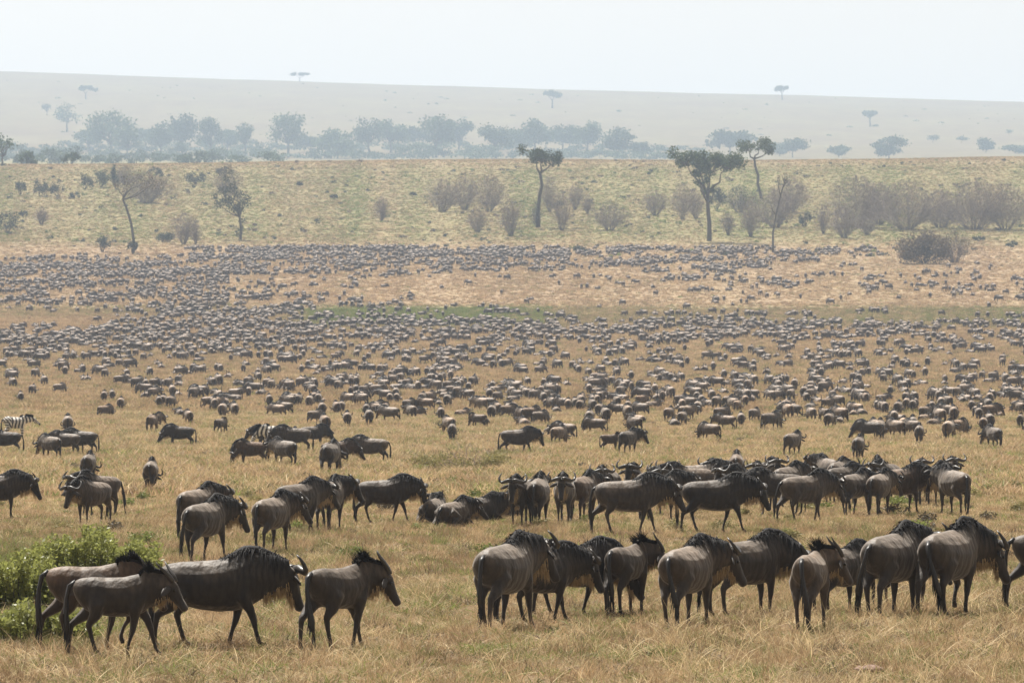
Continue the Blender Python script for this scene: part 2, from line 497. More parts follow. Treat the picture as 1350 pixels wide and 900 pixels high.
def beast_joined(b, skin, name, dens=.5, hn=6, sunlit_gain=1.0):
    """one mesh holding body, horns, ears, mane, beard, tail (for animals too small to show their parts)"""
    a = Acc(); 
    if skin is None:
        for V, F in b.shells(8): a.add(V, F, 0)
    else: a.add(*skin, 0)
    nb = a.n
    if b.kind != 'zebra':
        for h in b.horns(hn): a.add(*h, 1)
        a.add(*b.beard(dens * .6), 3)
    for e in b.ears(6): a.add(*e, 4)
    a.add(*b.mane(dens), 2); a.add(*b.tail(dens), 2)
    V = a.verts()
    return mesh_np(name, V, a.F, [COAT, HORN, MANE, BEARD, EARM], a.M, attrs={'coat': b.coat(V, rng.random() * 6, sunlit_gain)})

# ------------------------------------------------------------------ lie of the land
FPX = 7500.0          # 200 mm lens on a 36 mm sensor, in pixels of a 1350 pixel wide frame; the camera stands at the origin and looks level along +y
CP = [(30, -4.45), (76, -4.56), (87, -4.6), (144, -4.8), (208, -5.35), (300, -5.88), (349, -6.05), (484, -6.13), (580, -5.6), (682, -4.55), (833, -2.2), (987, 1.3), (1190, 7.9), (1500, 22),
      (1596, 28.5), (1850, 46), (2060, 62.5), (2143, 68.4), (2270, 70.2), (2420, 72.5), (2700, 81), (3200, 99), (4000, 126), (4875, 156), (5850, 205), (7280, 302), (8580, 383.5), (9100, 401.7), (9620, 396), (10600, 370), (12600, 345)]
_yy = np.exp(np.linspace(math.log(20), math.log(12600), 3000))
_zz = np.interp(_yy, [a for a, _ in CP], [b for _, b in CP])
for _ in range(60):
    _zz[1:-1] = .5 * _zz[1:-1] + .25 * (_zz[2:] + _zz[:-2])

def base_z(y): return np.interp(np.maximum(y, 20), _yy, _zz)

_ph = np.random.default_rng(5).random((40, 3)) * 6.28
def waves(x, y, lam, k, n=5):
    """smooth random undulation, roughly -1..1"""
    v = 0
    for i in range(n):
        a = _ph[(k + i) % 40]
        d = a[0]
        v = v + np.sin((x * np.cos(d) + y * np.sin(d)) * 2 * pi / (lam * (.6 + .2 * i)) + a[1] + 1.3 * np.sin((x * np.sin(d) - y * np.cos(d)) * 2 * pi / (lam * 1.7) + a[2]))
    return v / n * 1.4

def ground_z(x, y):
    x = np.asarray(x, float); y = np.asarray(y, float)
    z = base_z(y)
    t = np.clip((y - 4940) / 3900, 0, 1)
    z = z + t * (-.0325 * np.clip(x, -1170, 1170))      # the far ridge falls to the right
    t2 = np.clip((y - 1500) / 700, 0, 1) * np.clip((2700 - y) / 300, 0, 1)
    z = z + t2 * np.clip(x, -400, 400) * .008
    z = z + .05 * waves(x, y, 9, 0) * np.clip((y - 60) / 60, 0, 1) + .12 * waves(x, y, 60, 7) * np.clip((y - 150) / 200, 0, 1) + .7 * waves(x, y, 300, 14) * np.clip((y - 900) / 900, 0, 1)
    z = z + 1.9 * waves(x, y, 1170, 21) * np.clip((y - 5850) / 2000, 0, 1)
    return z

def row_of(y, x=0.0): return 450 - FPX * ground_z(x, y) / y

_gy = np.exp(np.linspace(math.log(60), math.log(2160), 1500))
def spot(px, row, far=None):
    """ground point (x, y, z) that stands at this picture column and row on the near slope"""
    u = (px - 675) / FPX
    if far is not None:
        y = far
    else:
        r = row_of(_gy, u * _gy)
        k = np.nonzero(r <= row)[0]
        y = _gy[k[0]] if len(k) else _gy[-1]
        if len(k) and k[0] > 0:
            a, b = r[k[0] - 1], r[k[0]]
            w = (a - row) / (a - b + 1e-9); y = _gy[k[0] - 1] * (1 - w) + _gy[k[0]] * w
    x = u * y
    return x, float(y), float(ground_z(x, y))

def pxscale(y): return FPX / y

def sstep(a, b, v): 
    t = np.clip((v - a) / (b - a), 0, 1); return t * t * (3 - 2 * t)

def noise2(x, y, lam, k): return .5 + .5 * np.clip(waves(x, y, lam, k) * .6 + waves(x, y, lam * .37, k + 9) * .4, -1, 1)

def greenness(x, y):
    """how green the plants are at a place: a damp strip across the plain, the slope above the herd, patches nearby"""
    r = 450 - FPX * base_z(y) / y; px = 675 + x / y * FPX
    n = noise2(x, y * np.where(y > 600, .1, .35), np.maximum(6, y * .02), 3)
    n2 = noise2(x, y * np.where(y > 600, .12, .5), np.maximum(2.5, y * .006), 11)
    g = np.zeros_like(r)
    g = np.maximum(g, sstep(398, 408, r) * sstep(440, 424, r) * sstep(330, 440, px) * (1.1 - .6 * sstep(640, 800, px) + .25 * sstep(1030, 1120, px)) * (.6 + .5 * n2))
    g = np.maximum(g, .35 * sstep(396, 405, r) * sstep(425, 410, r) * sstep(450, 300, px))
    g = np.maximum(g, sstep(333, 310, r) * sstep(203, 226, r) * (.42 + .45 * n))
    g = np.maximum(g, .45 * sstep(540, 575, r) * sstep(665, 600, r) * n)
    near = sstep(640, 700, r)
    g = np.maximum(g, near * (.12 + .3 * n2))
    g = np.maximum(g, near * sstep(.55, .85, n2 * .6 + n * .45) * .75)
    g = np.maximum(g, near * .9 * sstep(260, 150, px) * sstep(870, 820, r) * sstep(690, 730, r))
    g = np.maximum(g, .75 * np.exp(-((px - 560) / 45) ** 2 - ((r - 790) / 22) ** 2))
    g = np.maximum(g, .7 * sstep(2300, 3400, y) + .12 * n + .16 * sstep(420, 480, r))
    return np.clip(g, 0, 1)

def redness(x, y):
    r = 450 - FPX * base_z(y) / y
    n = noise2(x, y * .3, np.maximum(5, y * .017), 17)
    return np.clip(n * (.5 + .5 * sstep(480, 380, r)) + .22 * sstep(222, 208, r) - .2, 0, 1) * (1 - .9 * sstep(2300, 3400, y))

def ground_mat():
    m, nt, b = mat('savanna_ground')
    L = nt.links.new
    at = nt.nodes.new('ShaderNodeAttribute'); at.attribute_name = 'zone'
    sp = nt.nodes.new('ShaderNodeSeparateColor'); L(at.outputs['Color'], sp.inputs[0])
    geo = nt.nodes.new('ShaderNodeNewGeometry')
    mp = nt.nodes.new('ShaderNodeMapping'); L(geo.outputs['Position'], mp.inputs['Vector'])
    mp.inputs['Scale'].default_value = (1, .2, 1)
    def noise(sc, det=6, rough=.6):
        n = nt.nodes.new('ShaderNodeTexNoise'); L(mp.outputs[0], n.inputs['Vector'])
        n.inputs['Scale'].default_value = sc; n.inputs['Detail'].default_value = det; n.inputs['Roughness'].default_value = rough
        return n
    def mix(a, bb, fac, ty='MIX'):
        x = nt.nodes.new('ShaderNodeMix'); x.data_type = 'RGBA'; x.blend_type = ty
        for s_, v in (('Factor', fac), ('A', a), ('B', bb)):
            if isinstance(v, tuple): x.inputs[s_].default_value = (*v, 1)
            elif isinstance(v, float): x.inputs[s_].default_value = v
            else: L(v, x.inputs[s_])
        return x.outputs['Result']
    def ramp(n, a, b_):
        r = nt.nodes.new('ShaderNodeMapRange'); L(n.outputs['Fac'], r.inputs['Value'])
        r.inputs['From Min'].default_value = a; r.inputs['From Max'].default_value = b_
        return r.outputs['Result']
    straw = mix((.385, .29, .175), (.275, .195, .12), ramp(noise(.35), .35, .65))
    straw = mix(straw, (.335, .24, .165), sp.outputs[1])
    green = mix((.155, .17, .062), (.235, .215, .095), ramp(noise(.12), .35, .65))
    c = mix(straw, green, sp.outputs[0]); c = mix(c, (.15, .105, .065), sp.outputs[2])
    v = ramp(noise(1.6, 8, .8), .3, .7)
    vr = nt.nodes.new('ShaderNodeMapRange'); L(v, vr.inputs['Value']); vr.inputs['To Min'].default_value = .75; vr.inputs['To Max'].default_value = 1.2
    v2 = nt.nodes.new('ShaderNodeMapRange'); L(ramp(noise(.05, 6, .7), .3, .7), v2.inputs['Value']); v2.inputs['To Min'].default_value = .85; v2.inputs['To Max'].default_value = 1.12
    hs = nt.nodes.new('ShaderNodeHueSaturation'); L(c, hs.inputs['Color'])
    mm = nt.nodes.new('ShaderNodeMath'); mm.operation = 'MULTIPLY'; L(vr.outputs[0], mm.inputs[0]); L(v2.outputs[0], mm.inputs[1])
    L(mm.outputs[0], hs.inputs['Value'])
    L(hs.outputs['Color'], b.inputs['Base Color'])
    b.inputs['Roughness'].default_value = .95; b.inputs['Specular IOR Level'].default_value = .05
    bn = noise(2.2, 8, .8)
    bp = nt.nodes.new('ShaderNodeBump'); bp.inputs['Strength'].default_value = .3; bp.inputs['Distance'].default_value = .06
    L(bn.outputs['Fac'], bp.inputs['Height']); L(bp.outputs[0], b.inputs['Normal'])
    return m

def build_ground():
    ys = np.concatenate([[-150, -60, 0, 25, 45], np.exp(np.linspace(math.log(60), math.log(12600), 640))])
    t = np.linspace(-1, 1, 201); t = np.sign(t) * np.abs(t) ** 1.6
    X = t[None, :] * (60 + .32 * np.maximum(ys, 0))[:, None]
    Y = np.repeat(ys[:, None], len(t), 1)
    Z = ground_z(X, np.maximum(Y, 20))
    V = np.stack([X, Y, Z], -1).reshape(-1, 3)
    n, k = X.shape
    i = np.arange(n - 1)[:, None] * k + np.arange(k - 1)[None, :]
    F = np.stack([i, i + 1, i + k + 1, i + k], -1).reshape(-1, 4)
    zone = np.stack([greenness(V[:, 0], np.maximum(V[:, 1], 60)), redness(V[:, 0], np.maximum(V[:, 1], 60)), np.maximum(sstep(230, 130, V[:, 1]) * .75, .8 * sstep(3000, 5500, V[:, 1]) * (.5 + .7 * noise2(V[:, 0], V[:, 1] * .25, 170.0, 6)))], 1)
    o = link('ground', mesh_np('ground', V, F, [ground_mat()], attrs={'zone': zone}))
    tag(o, kind='structure')
build_ground()

# ------------------------------------------------------------------ grass
STRAW = leaf_mat('dry_grass', (.48, .345, .205), .35, .35, 3)
RUSSET = leaf_mat('russet_grass', (.345, .24, .14), .3, .4, 3)
PALE = leaf_mat('bleached_grass', (.62, .50, .30), .3, .3, 3)
GREEN = leaf_mat('green_grass', (.20, .23, .07), .4, .35, 3)
OLIVE = leaf_mat('olive_grass', (.25, .225, .095), .35, .35, 3)
GREY = leaf_mat('grey_weed', (.115, .095, .06), .25, .35, 3)

def tuft(name, m, blades, h, spread, width, lean=.5, seg=3, bend=.5):
    r = np.random.default_rng(len(name) * 7 + blades)
    a = r.random(blades) * 2 * pi; rad = np.sqrt(r.random(blades)) * spread
    roots = np.stack([np.cos(a) * rad, np.sin(a) * rad, np.full(blades, -.03)], 1)
    b = r.random(blades) * 2 * pi; ln = np.abs(r.normal(size=blades)) * lean
    dirs = np.stack([np.cos(b) * ln, np.sin(b) * ln, np.ones(blades)], 1); dirs /= np.linalg.norm(dirs, axis=1, keepdims=True)
    sag = np.stack([np.cos(b) * bend, np.sin(b) * bend, np.full(blades, -bend * .6)], 1) * r.random((blades, 1))
    V, F = strips(roots, dirs, sag, h * (.45 + .6 * r.random(blades)), np.full(blades, width) * (.7 + .6 * r.random(blades)), seg)
    me = mesh_np(name, V, F, [m], smooth=False)
    return bpy.data.objects.new(name, me)

def scatter(name, sources, P, rot, scl, idx, kind='stuff'):
    """one object: copies of the source meshes on points (geometry nodes)"""
    me = bpy.data.meshes.new(name); n = len(P)
    me.vertices.add(n); me.vertices.foreach_set('co', np.asarray(P, dtype=np.float32).ravel())
    for nm, ty, key, val in (('rot', 'FLOAT_VECTOR', 'vector', rot), ('scl', 'FLOAT_VECTOR', 'vector', scl), ('idx', 'INT', 'value', idx)):
        at = me.attributes.new(nm, ty, 'POINT')
        at.data.foreach_set(key, np.asarray(val, dtype=np.int32 if ty == 'INT' else np.float32).ravel())
    me.update()
    c = bpy.data.collections.new(name + '_sources')
    for o in sources: c.objects.link(o)
    o = link(name, me)
    ng = bpy.data.node_groups.new(name + '_scatter', 'GeometryNodeTree')
    ng.interface.new_socket('Geometry', in_out='INPUT', socket_type='NodeSocketGeometry')
    ng.interface.new_socket('Geometry', in_out='OUTPUT', socket_type='NodeSocketGeometry')
    gi = ng.nodes.new('NodeGroupInput'); go = ng.nodes.new('NodeGroupOutput')
    ci = ng.nodes.new('GeometryNodeCollectionInfo'); ci.inputs['Collection'].default_value = c
    ci.inputs['Separate Children'].default_value = True; ci.inputs['Reset Children'].default_value = True
    ip = ng.nodes.new('GeometryNodeInstanceOnPoints'); ip.inputs['Pick Instance'].default_value = True
    def named(nm, ty):
        nd = ng.nodes.new('GeometryNodeInputNamedAttribute'); nd.data_type = ty; nd.inputs['Name'].default_value = nm
        return [s for s in nd.outputs if s.enabled and s.name == 'Attribute'][0]
    l = ng.links.new
    l(gi.outputs[0], ip.inputs['Points']); l(ci.outputs[0], ip.inputs['Instance'])
    l(named('idx', 'INT'), ip.inputs['Instance Index'])
    er = ng.nodes.new('FunctionNodeEulerToRotation'); l(named('rot', 'FLOAT_VECTOR'), er.inputs[0])
    l(er.outputs[0], ip.inputs['Rotation'])
    l(named('scl', 'FLOAT_VECTOR'), ip.inputs['Scale'])
    l(ip.outputs[0], go.inputs[0])
    md = o.modifiers.new('scatter', 'NODES'); md.node_group = ng
    return tag(o, kind=kind)

def srt(objs):
    """sources in the order in which collection info lists them (by name)"""
    return sorted(objs, key=lambda o: o.name)

def field(y0, y1, per_m2, margin=1.5, pad=5.0):
    """random ground points between two distances inside the widened view"""
    n = int((y1 - y0) * (.09 * (y0 + y1) * margin + 2 * pad) * per_m2)
    y = np.sqrt(rng.random(n) * (y1 ** 2 - y0 ** 2) + y0 ** 2)
    x = (rng.random(n) * 2 - 1) * (.09 * y * margin + pad)
    return x, y

def grass_zone(name, y0, y1, per_m2, h, spread, width, blades, seg=2, hvar=.35, stalks=0, greys=.05, bend=.5, pale=.2, lean=.55):
    K = [('grass_a', STRAW), ('grass_b', RUSSET), ('grass_c', PALE), ('grass_d', GREEN), ('grass_e', OLIVE), ('grass_f', GREY)]
    src = [tuft(name + '_' + a, m, blades, h * (1.15 if m is PALE else .8 if m is GREY else 1), spread * (.7 if m is GREY else 1), width * (1.6 if m in (GREEN, GREY) else 1), lean if m is not GREY else .9, seg, bend) for a, m in K]
    x, y = field(y0, y1, per_m2)
    g = greenness(x, y); rd = redness(x, y)
    u = rng.random(len(x)); v = rng.random(len(x))
    idx = np.where(u < g, np.where(v < (.5 if pale > .1 else .10 + .75 * sstep(.6, .85, g)), 3, 4), np.where(v < .18 + .85 * rd, 1, np.where(v > 1 - pale, 2, 0)))
    idx = np.where(rng.random(len(x)) < greys, 5, idx)
    dens = noise2(x, y, np.maximum(3, y * .03), 25)
    keep = rng.random(len(x)) < np.where(y < 200, .12 + 1.25 * noise2(x, y, 2.8, 28), .55 + .6 * dens)
    x, y, idx, dens = x[keep], y[keep], idx[keep], dens[keep]
    z = ground_z(x, y)
    s = (1 - hvar) + 2 * hvar * rng.random(len(x)) * (.5 + dens)
    rot = np.stack([np.zeros(len(x)), np.zeros(len(x)), rng.random(len(x)) * 6.28], 1)
    o = scatter(name, srt(src), np.stack([x, y, z], 1), rot, np.stack([s * 1.1, s * 1.1, s], 1), idx)
    return o

tag(grass_zone('near_grass', 68, 112, 17, .25, .16, .0125, 20, 3, greys=.1, bend=.85, lean=.75), 'dry straw grass with green blades around the nearest animals', 'grass')
tag(grass_zone('middle_grass', 112, 200, 10, .20, .22, .017, 24, 2), 'short trampled dry grass under the nearer herd', 'grass')
tag(grass_zone('long_grass', 190, 480, 3.0, .46, .36, .035, 26, 2, greys=.08), 'longer pale grass on the plain beyond the nearer herd', 'grass')
tag(grass_zone('plain_grass', 480, 1150, 1.5, .48, .42, .065, 24, 2, greys=.03, pale=.05), 'dry grass on the plain among the massed herd', 'grass')
tag(grass_zone('slope_grass', 1150, 2200, .5, .40, .5, .12, 18, 2, greys=.02, pale=.04), 'green and straw coloured grass on the slope behind the herd', 'grass')

def clumps():
    """coarser grass clumps standing above the turf"""
    src = [tuft('clump_a', STRAW, 60, .36, .2, .010, .5, 3, .5), tuft('clump_bb', RUSSET, 60, .34, .22, .010, .5, 3, .5), tuft('clump_ccc', OLIVE, 70, .32, .22, .012, .6, 3, .5), tuft('clump_dddd', GREEN, 60, .26, .22, .014, .7, 3, .5), tuft('clump_eeeee', GREY, 50, .24, .2, .012, .8, 3, .4), tuft('clump_ffffff', PALE, 40, .42, .22, .009, .6, 3, .6)]
    x, y = field(69, 150, 2.2)
    g = greenness(x, y); u = rng.random(len(x)); v = rng.random(len(x))
    idx = np.where(u < g * .8 + .12, np.where(v < .5, 2, 3), np.where(v < .32, 0, np.where(v < .62, 1, np.where(v < .8, 4, 5))))
    k = rng.random(len(x)) < noise2(x, y, 2.2, 8) * 1.25
    idx = np.where((noise2(x, y, 3.1, 22) > .62) & (rng.random(len(x)) < .7), np.where(rng.random(len(x)) < .5, 4, 1), idx)
    x, y, idx = x[k], y[k], idx[k]; n = len(x); s = .65 + .7 * rng.random(n)
    o = scatter('grass_clumps', srt(src), np.stack([x, y, ground_z(x, y)], 1), np.stack([np.zeros(n), np.zeros(n), rng.random(n) * 6.28], 1), np.stack([s, s, s], 1), idx)
    tag(o, 'coarse clumps of straw, russet and green grass in the foreground', 'grass')
clumps()

def tall_stalks():
    src = [tuft('stalk_a', PALE, 6, .6, .12, .013, .75, 4, .7), tuft('stalk_bb', PALE, 8, .48, .2, .012, .9, 4, .8), tuft('stalk_ccc', STRAW, 9, .45, .15, .010, .45, 4, .4), tuft('stalk_dddd', RUSSET, 10, .4, .15, .011, .4, 3, .3)]
    x, y = field(70, 112, 6)
    px = 675 + x / y * FPX; r = row_of(y, x)
    p = .25 + .75 * sstep(820, 900, px) * sstep(780, 800, r) + .3 * sstep(845, 870, r)
    p *= noise2(x, y, 2.5, 30) * 1.3
    k = rng.random(len(x)) < p
    x, y = x[k], y[k]
    n = len(x); s = .7 + .6 * rng.random(n)
    o = scatter('grass_stalks', srt(src), np.stack([x, y, ground_z(x, y)], 1), np.stack([np.zeros(n), np.zeros(n), rng.random(n) * 6.28], 1), np.stack([s, s, s], 1), rng.integers(0, 4, n))
    tag(o, 'long bleached grass stalks bent over in the foreground', 'grass')
tall_stalks()

# ------------------------------------------------------------------ trees and shrubs
LEAF_A = leaf_mat('acacia_leaf', (.066, .094, .036), .3, .4, .5)
LEAF_D = leaf_mat('dark_leaf', (.05, .062, .036), .25, .4, .5)
LEAF_F = leaf_mat('far_leaf', (.075, .11, .055), .25, .4, .2)
LEAF_G = leaf_mat('shrub_leaf', (.27, .285, .085), .44, .45, 2.5, .45, .4)
LEAF_B = leaf_mat('brown_leaf', (.13, .095, .058), .25, .4, .5)

def leaf_cloud(clumps, n, size, r=None, flat=.0):
    """leaf sized quads spread through ellipsoid clumps (centre, radii); denser towards the skin"""
    r = r or rng
    vol = np.array([c[1][0] * c[1][1] * c[1][2] for c in clumps]) ** .7
    k = r.choice(len(clumps), n, p=vol / vol.sum())
    C = np.array([c[0] for c in clumps], float)[k]; S = np.array([c[1] for c in clumps], float)[k]
    d = r.normal(size=(n, 3)); d /= np.linalg.norm(d, axis=1, keepdims=True)
    rad = (r.random((n, 1)) ** .45) * (1 + .18 * r.normal(size=(n, 1)))
    P = C + d * S * rad
    a = r.normal(size=(n, 3)); a /= np.linalg.norm(a, axis=1, keepdims=True)
    if flat: a[:, 2] *= (1 - flat); a /= np.linalg.norm(a, axis=1, keepdims=True)
    b = np.cross(a, r.normal(size=(n, 3))); b /= np.linalg.norm(b, axis=1, keepdims=True)
    s = (size * (.5 + r.random(n)))[:, None] * .5
    V = np.stack([P - a * s, P + b * s * .6, P + a * s, P - b * s * .6], 1).reshape(-1, 3)
    return V, np.arange(n * 4).reshape(n, 4)

def limb_path(p0, p1, k=5, wob=.06, droop=0):
    p0 = np.array(p0, float); p1 = np.array(p1, float); L = np.linalg.norm(p1 - p0)
    P = [p0 + (p1 - p0) * i / (k - 1) + (rng.normal(size=3) * wob * L * (1 if 0 < i < k - 1 else 0)) + np.array([0, 0, droop * L * sin(pi * i / (k - 1))]) for i in range(k)]
    return P

def tree(name, loc, trunk, limbs, clumps, nleaf, leaf, mat_leaf, label, cat, group=None, bark=None, sub=None):
    """trunk: (path, radii); limbs: list of (path, radii); clumps of leaves"""
    root = link(name, None); root.location = loc
    a = Acc()
    for P, r in [trunk] + limbs: a.add(*tube(P, r, 6))
    link('trunk', mesh_np(name + '_trunk', a.verts(), a.F, [bark or BARK]), root)
    if clumps:
        V, F = leaf_cloud(clumps, nleaf, leaf)
        link('crown', mesh_np(name + '_crown', V, F, [mat_leaf], smooth=False), root)
    tag(root, label, cat, group)
    return root

def umbrella(px, row, w, h, label, lobes=3, lean=0.0, far=None, nleaf=1500, leaf=.5, thick=.12, low=None, group=None, fork=.5, crown=None, mat_leaf=None):
    """flat topped acacia: w and h in pixels of the picture, turned into metres at its distance"""
    x, y, z = spot(px, row, far); k = 1 / pxscale(y); W = w * k; H = h * k
    cl = []; limbs = []
    tw = max(.16, H * (.022 if far is None else .05))
    f = np.array([lean * H, 0, H * fork])
    tr = (limb_path((0, 0, -.3), f, 6, .015), np.linspace(tw * 1.25, tw * .8, 6))
    L = crown or [(-.5 + (i + .5) / lobes + rng.normal() * .05, .86 + rng.random() * .06, .62 / lobes + .12) for i in range(lobes)]
    for cx, cz, cw in L:
        c = np.array([lean * H + cx * W, rng.normal() * W * .14, cz * H])
        limbs.append((limb_path(f, c - [0, 0, H * thick * .3], 5, .05, -.05), np.linspace(tw * .7, tw * .15, 5)))
        for _ in range(5):
            o = np.array([rng.normal() * cw * W * .45, rng.normal() * cw * W * .45, rng.normal() * H * thick * .22])
            cl.append((c + o, (cw * W * .5, cw * W * .5, H * thick * .5)))
            limbs.append((limb_path(c - [0, 0, H * thick * .6], c + o, 3, .05), np.linspace(tw * .28, tw * .08, 3)))
    for cx, cz, cw in (low or []):
        c = np.array([lean * H + cx * W, rng.normal() * W * .08, cz * H])
        limbs.append((limb_path(f * .8, c, 4, .05), np.linspace(tw * .5, tw * .12, 4)))
        for _ in range(3):
            cl.append((c + rng.normal(size=3) * cw * W * .3, (cw * W * .4, cw * W * .4, cw * W * .3)))
    return tree('acacia_tree', (x, y, z), tr, limbs, cl, int(nleaf * 1.7), leaf * 1.25, mat_leaf or LEAF_A, label, 'tree', group)

def broad_tree(name, loc, W, H, label, group=None, nleaf=1400, leaf=.8, mat_leaf=None, trunk_h=.25, cat='tree', nclump=14, lean=0, dens=1):
    """round, uneven crown on a forked trunk, in metres"""
    tw = max(.12, H * .03); limbs = []; cl = []
    f = np.array([lean * H, 0, H * trunk_h])
    tr = (limb_path((0, 0, -.3), f, 4, .03), np.linspace(tw * 1.2, tw * .8, 4))
    for i in range(nclump):
        a = rng.random() * 2 * pi; q = rng.random() ** .6
        zc = trunk_h + .12 + (1 - trunk_h - .22) * rng.random()
        env = sin(pi * min(1, max(.12, (zc - trunk_h * .6) / (1.05 - trunk_h * .6)))) ** .6
        c = np.array([lean * H + cos(a) * q * W * .42 * env, sin(a) * q * W * .42 * env, zc * H])
        s = (.13 + .10 * rng.random())
        cl.append((c, (W * s * 1.25, W * s * 1.25, min(W, H) * s)))
        limbs.append((limb_path(f, c, 4, .06), np.linspace(tw * .55, tw * .1, 4)))
    return tree(name, loc, tr, limbs, cl, nleaf, leaf, mat_leaf or LEAF_F, label, cat, group)

def bare_shrub_mesh(W, H, n=26, depth=3, r0=.07, leaves=0, seed=0, spread=.8):
    """leafless bush: many stems fanning out from the base and forking into twigs"""
    g = np.random.default_rng(seed); a = Acc()
    def grow(p, d, L, r, lv):
        q = p + d * L + g.normal(size=3) * L * .08
        m = (p + q) / 2 + g.normal(size=3) * L * .07
        a.add(*tube([p, m, q], [r, r * .8, r * .55], 3))
        if lv <= 0: return
        for _ in range(3 if lv > 1 else 3):
            dd = d + g.normal(size=3) * .42; dd[2] = max(dd[2], .05) + .12; dd /= np.linalg.norm(dd)
            grow(p + (q - p) * (.45 + .55 * g.random()), dd, L * (.55 + .25 * g.random()), r * .55, lv - 1)
    for i in range(n):
        b = g.random() * 2 * pi; t = (g.random() ** .7) * spread
        d = np.array([cos(b) * t * W / H, sin(b) * t * W / H, 1]); d /= np.linalg.norm(d)
        grow(np.array([cos(b) * .06 * W, sin(b) * .06 * W, -.2]), d, H * .45 * (.7 + .5 * g.random()), r0, depth - 1)
    V = a.verts(); V[:, 2] *= H / max(1e-3, V[:, 2].max())
    V[:, :2] *= W * .5 / np.percentile(np.abs(V[:, 0]), 98)
    return V, a.F

BARE = {}
def bare_shrub(px, row, w, h, label, group='leafless grey shrubs on the slope', leafy=0, cat='shrub', tone=0):
    x, y, z = spot(px, row); k = 1 / pxscale(y); W = w * k * 1.08; H = h * k
    root = link('bare_shrub', None); root.location = (x, y, z)
    V, F = bare_shrub_mesh(W, H, 18 + int(W * 2.4), 3, .075, seed=int(px * 7 + row), spread=.95)
    link('branches', mesh_np('bare_shrub_branches', V, F, [TWIG]), root)
    # the haze of finest twigs and withered leaves at the branch ends
    m = int(200 + W * H * (13 if W < 11 else 17))
    a = rng.random(m) * 2 * pi; q = rng.random(m) ** .5
    lob = 1 + .25 * np.sin(a * 3 + px) + .12 * np.sin(a * 7 + row)
    zz = H * (.12 + .86 * rng.random(m) ** .8) * (.86 + .14 * np.sin(a * 5 + px * .3))
    env = np.clip(np.sin(np.clip(zz / H, .03, .98) ** .75 * pi) ** .7, .25, 1) * 1.12
    P = np.stack([np.cos(a) * q * lob * W * .5 * env, np.sin(a) * q * lob * W * .45 * env, zz], 1)
    D = np.stack([P[:, 0] / W, P[:, 1] / W, np.full(m, .55)], 1) + rng.normal(size=(m, 3)) * .35; D /= np.linalg.norm(D, axis=1, keepdims=True)
    V, F = strips(P, D, np.zeros((m, 3)), .5 + .7 * rng.random(m), np.full(m, .10), 1)
    link('foliage', mesh_np('bare_shrub_foliage', V, F, [[TWIG, LEAF_B, LEAF_D][tone]], smooth=False), root)  # fine twig strips, though the part is called foliage
    return tag(root, label, cat, group)

def leafy_bush(px, row, w, h, label, group=None, far=None, m=None, leaf=.5, n=None, name='green_bush', cat='bush', core=False):
    x, y, z = spot(px, row, far); k = 1 / pxscale(y); W = w * k; H = h * k
    root = link(name, None); root.location = (x, y, z)
    a = Acc()
    for _ in range(7):
        a.add(*tube(limb_path((0, 0, -.2), (rng.normal() * W * .25, rng.normal() * W * .2, H * (.5 + .3 * rng.random())), 4), [.1, .08, .06, .03], 5))
    link('stems', mesh_np(name + '_stems', a.verts(), a.F, [BARK]), root)
    cl = []
    for _ in range(11):
        cx = (rng.random() - .5) * W * .72
        hz = H * (.22 + .56 * rng.random() * (1 - (abs(cx) / (W * .5)) ** 2))
        cl.append((np.array([cx, rng.normal() * W * .2, hz]), (W * .15, W * .15, H * .2)))
    if core: cl += [(np.array([W * o, 0, H * .40]), (W * .27, W * .24, H * .46)) for o in (-.2, .02, .2)]
    V, F = leaf_cloud(cl, n or int(260 + W * H * 14), leaf)
    link('foliage', mesh_np(name + '_foliage', V, F, [m or LEAF_D], smooth=False), root)
    return tag(root, label, cat, group)

# ------------------------------------------------------------------ near slope: acacias, snags, bushes
umbrella(935, 318, 84, 120, 'tall flat topped acacia with a two part dark crown, nearest the back of the herd', fork=.52, leaf=.55, nleaf=3200, thick=.16,
         crown=[(-.34, .93, .20), (-.18, .90, .22), (.10, .86, .22), (.34, .88, .30)], low=[(-.14, .66, .17), (.02, .70, .18), (.12, .56, .14), (-.16, .76, .16), (-.08, .54, .12)], lean=-.02)
umbrella(710, 300, 54, 105, 'slim flat topped acacia rising behind grey shrubs at the centre of the slope', fork=.68, leaf=.5, nleaf=1300, crown=[(-.16, .91, .30), (.04, .90, .34), (.30, .86, .26)], lean=.02, thick=.16)
umbrella(1004, 262, 52, 80, 'small leaning flat topped acacia with green crown, right of the tallest acacia', fork=.66, leaf=.5, nleaf=1200, crown=[(-.2, .88, .36), (.15, .92, .34), (.38, .84, .2)], lean=-.12, thick=.17)

def leaning_tree():
    x, y, z = spot(176, 333); k = 1 / pxscale(y)
    q = lambda a, b: np.array([a * k, 0, b * k])
    tr = ([q(0, -1), q(0, 18), q(-3, 38), q(-9, 58), q(-14, 70)], [.42, .36, .34, .3, .24])
    limbs = []; cl = []
    for a, b in ((-20, 88), (-6, 95), (8, 100), (22, 96), (34, 88), (14, 86), (-12, 80)):
        limbs.append((limb_path(tr[0][-1], q(a, b) + [0, rng.normal() * 2, 0], 5, .06), np.linspace(.2, .05, 5)))
        cl.append((q(a, b) + [0, rng.normal() * 1.5, 0], (11 * k, 11 * k, 9 * k)))
    tree('leaning_tree', (x, y, z), tr, limbs, cl, 700, .42, LEAF_B, 'leaning bare trunked tree with a thin brownish crown at left of the slope', 'tree')
leaning_tree()
leafy_bush(175, 335, 16, 26, 'small dark bush growing round the foot of the leaning tree', leaf=.4)

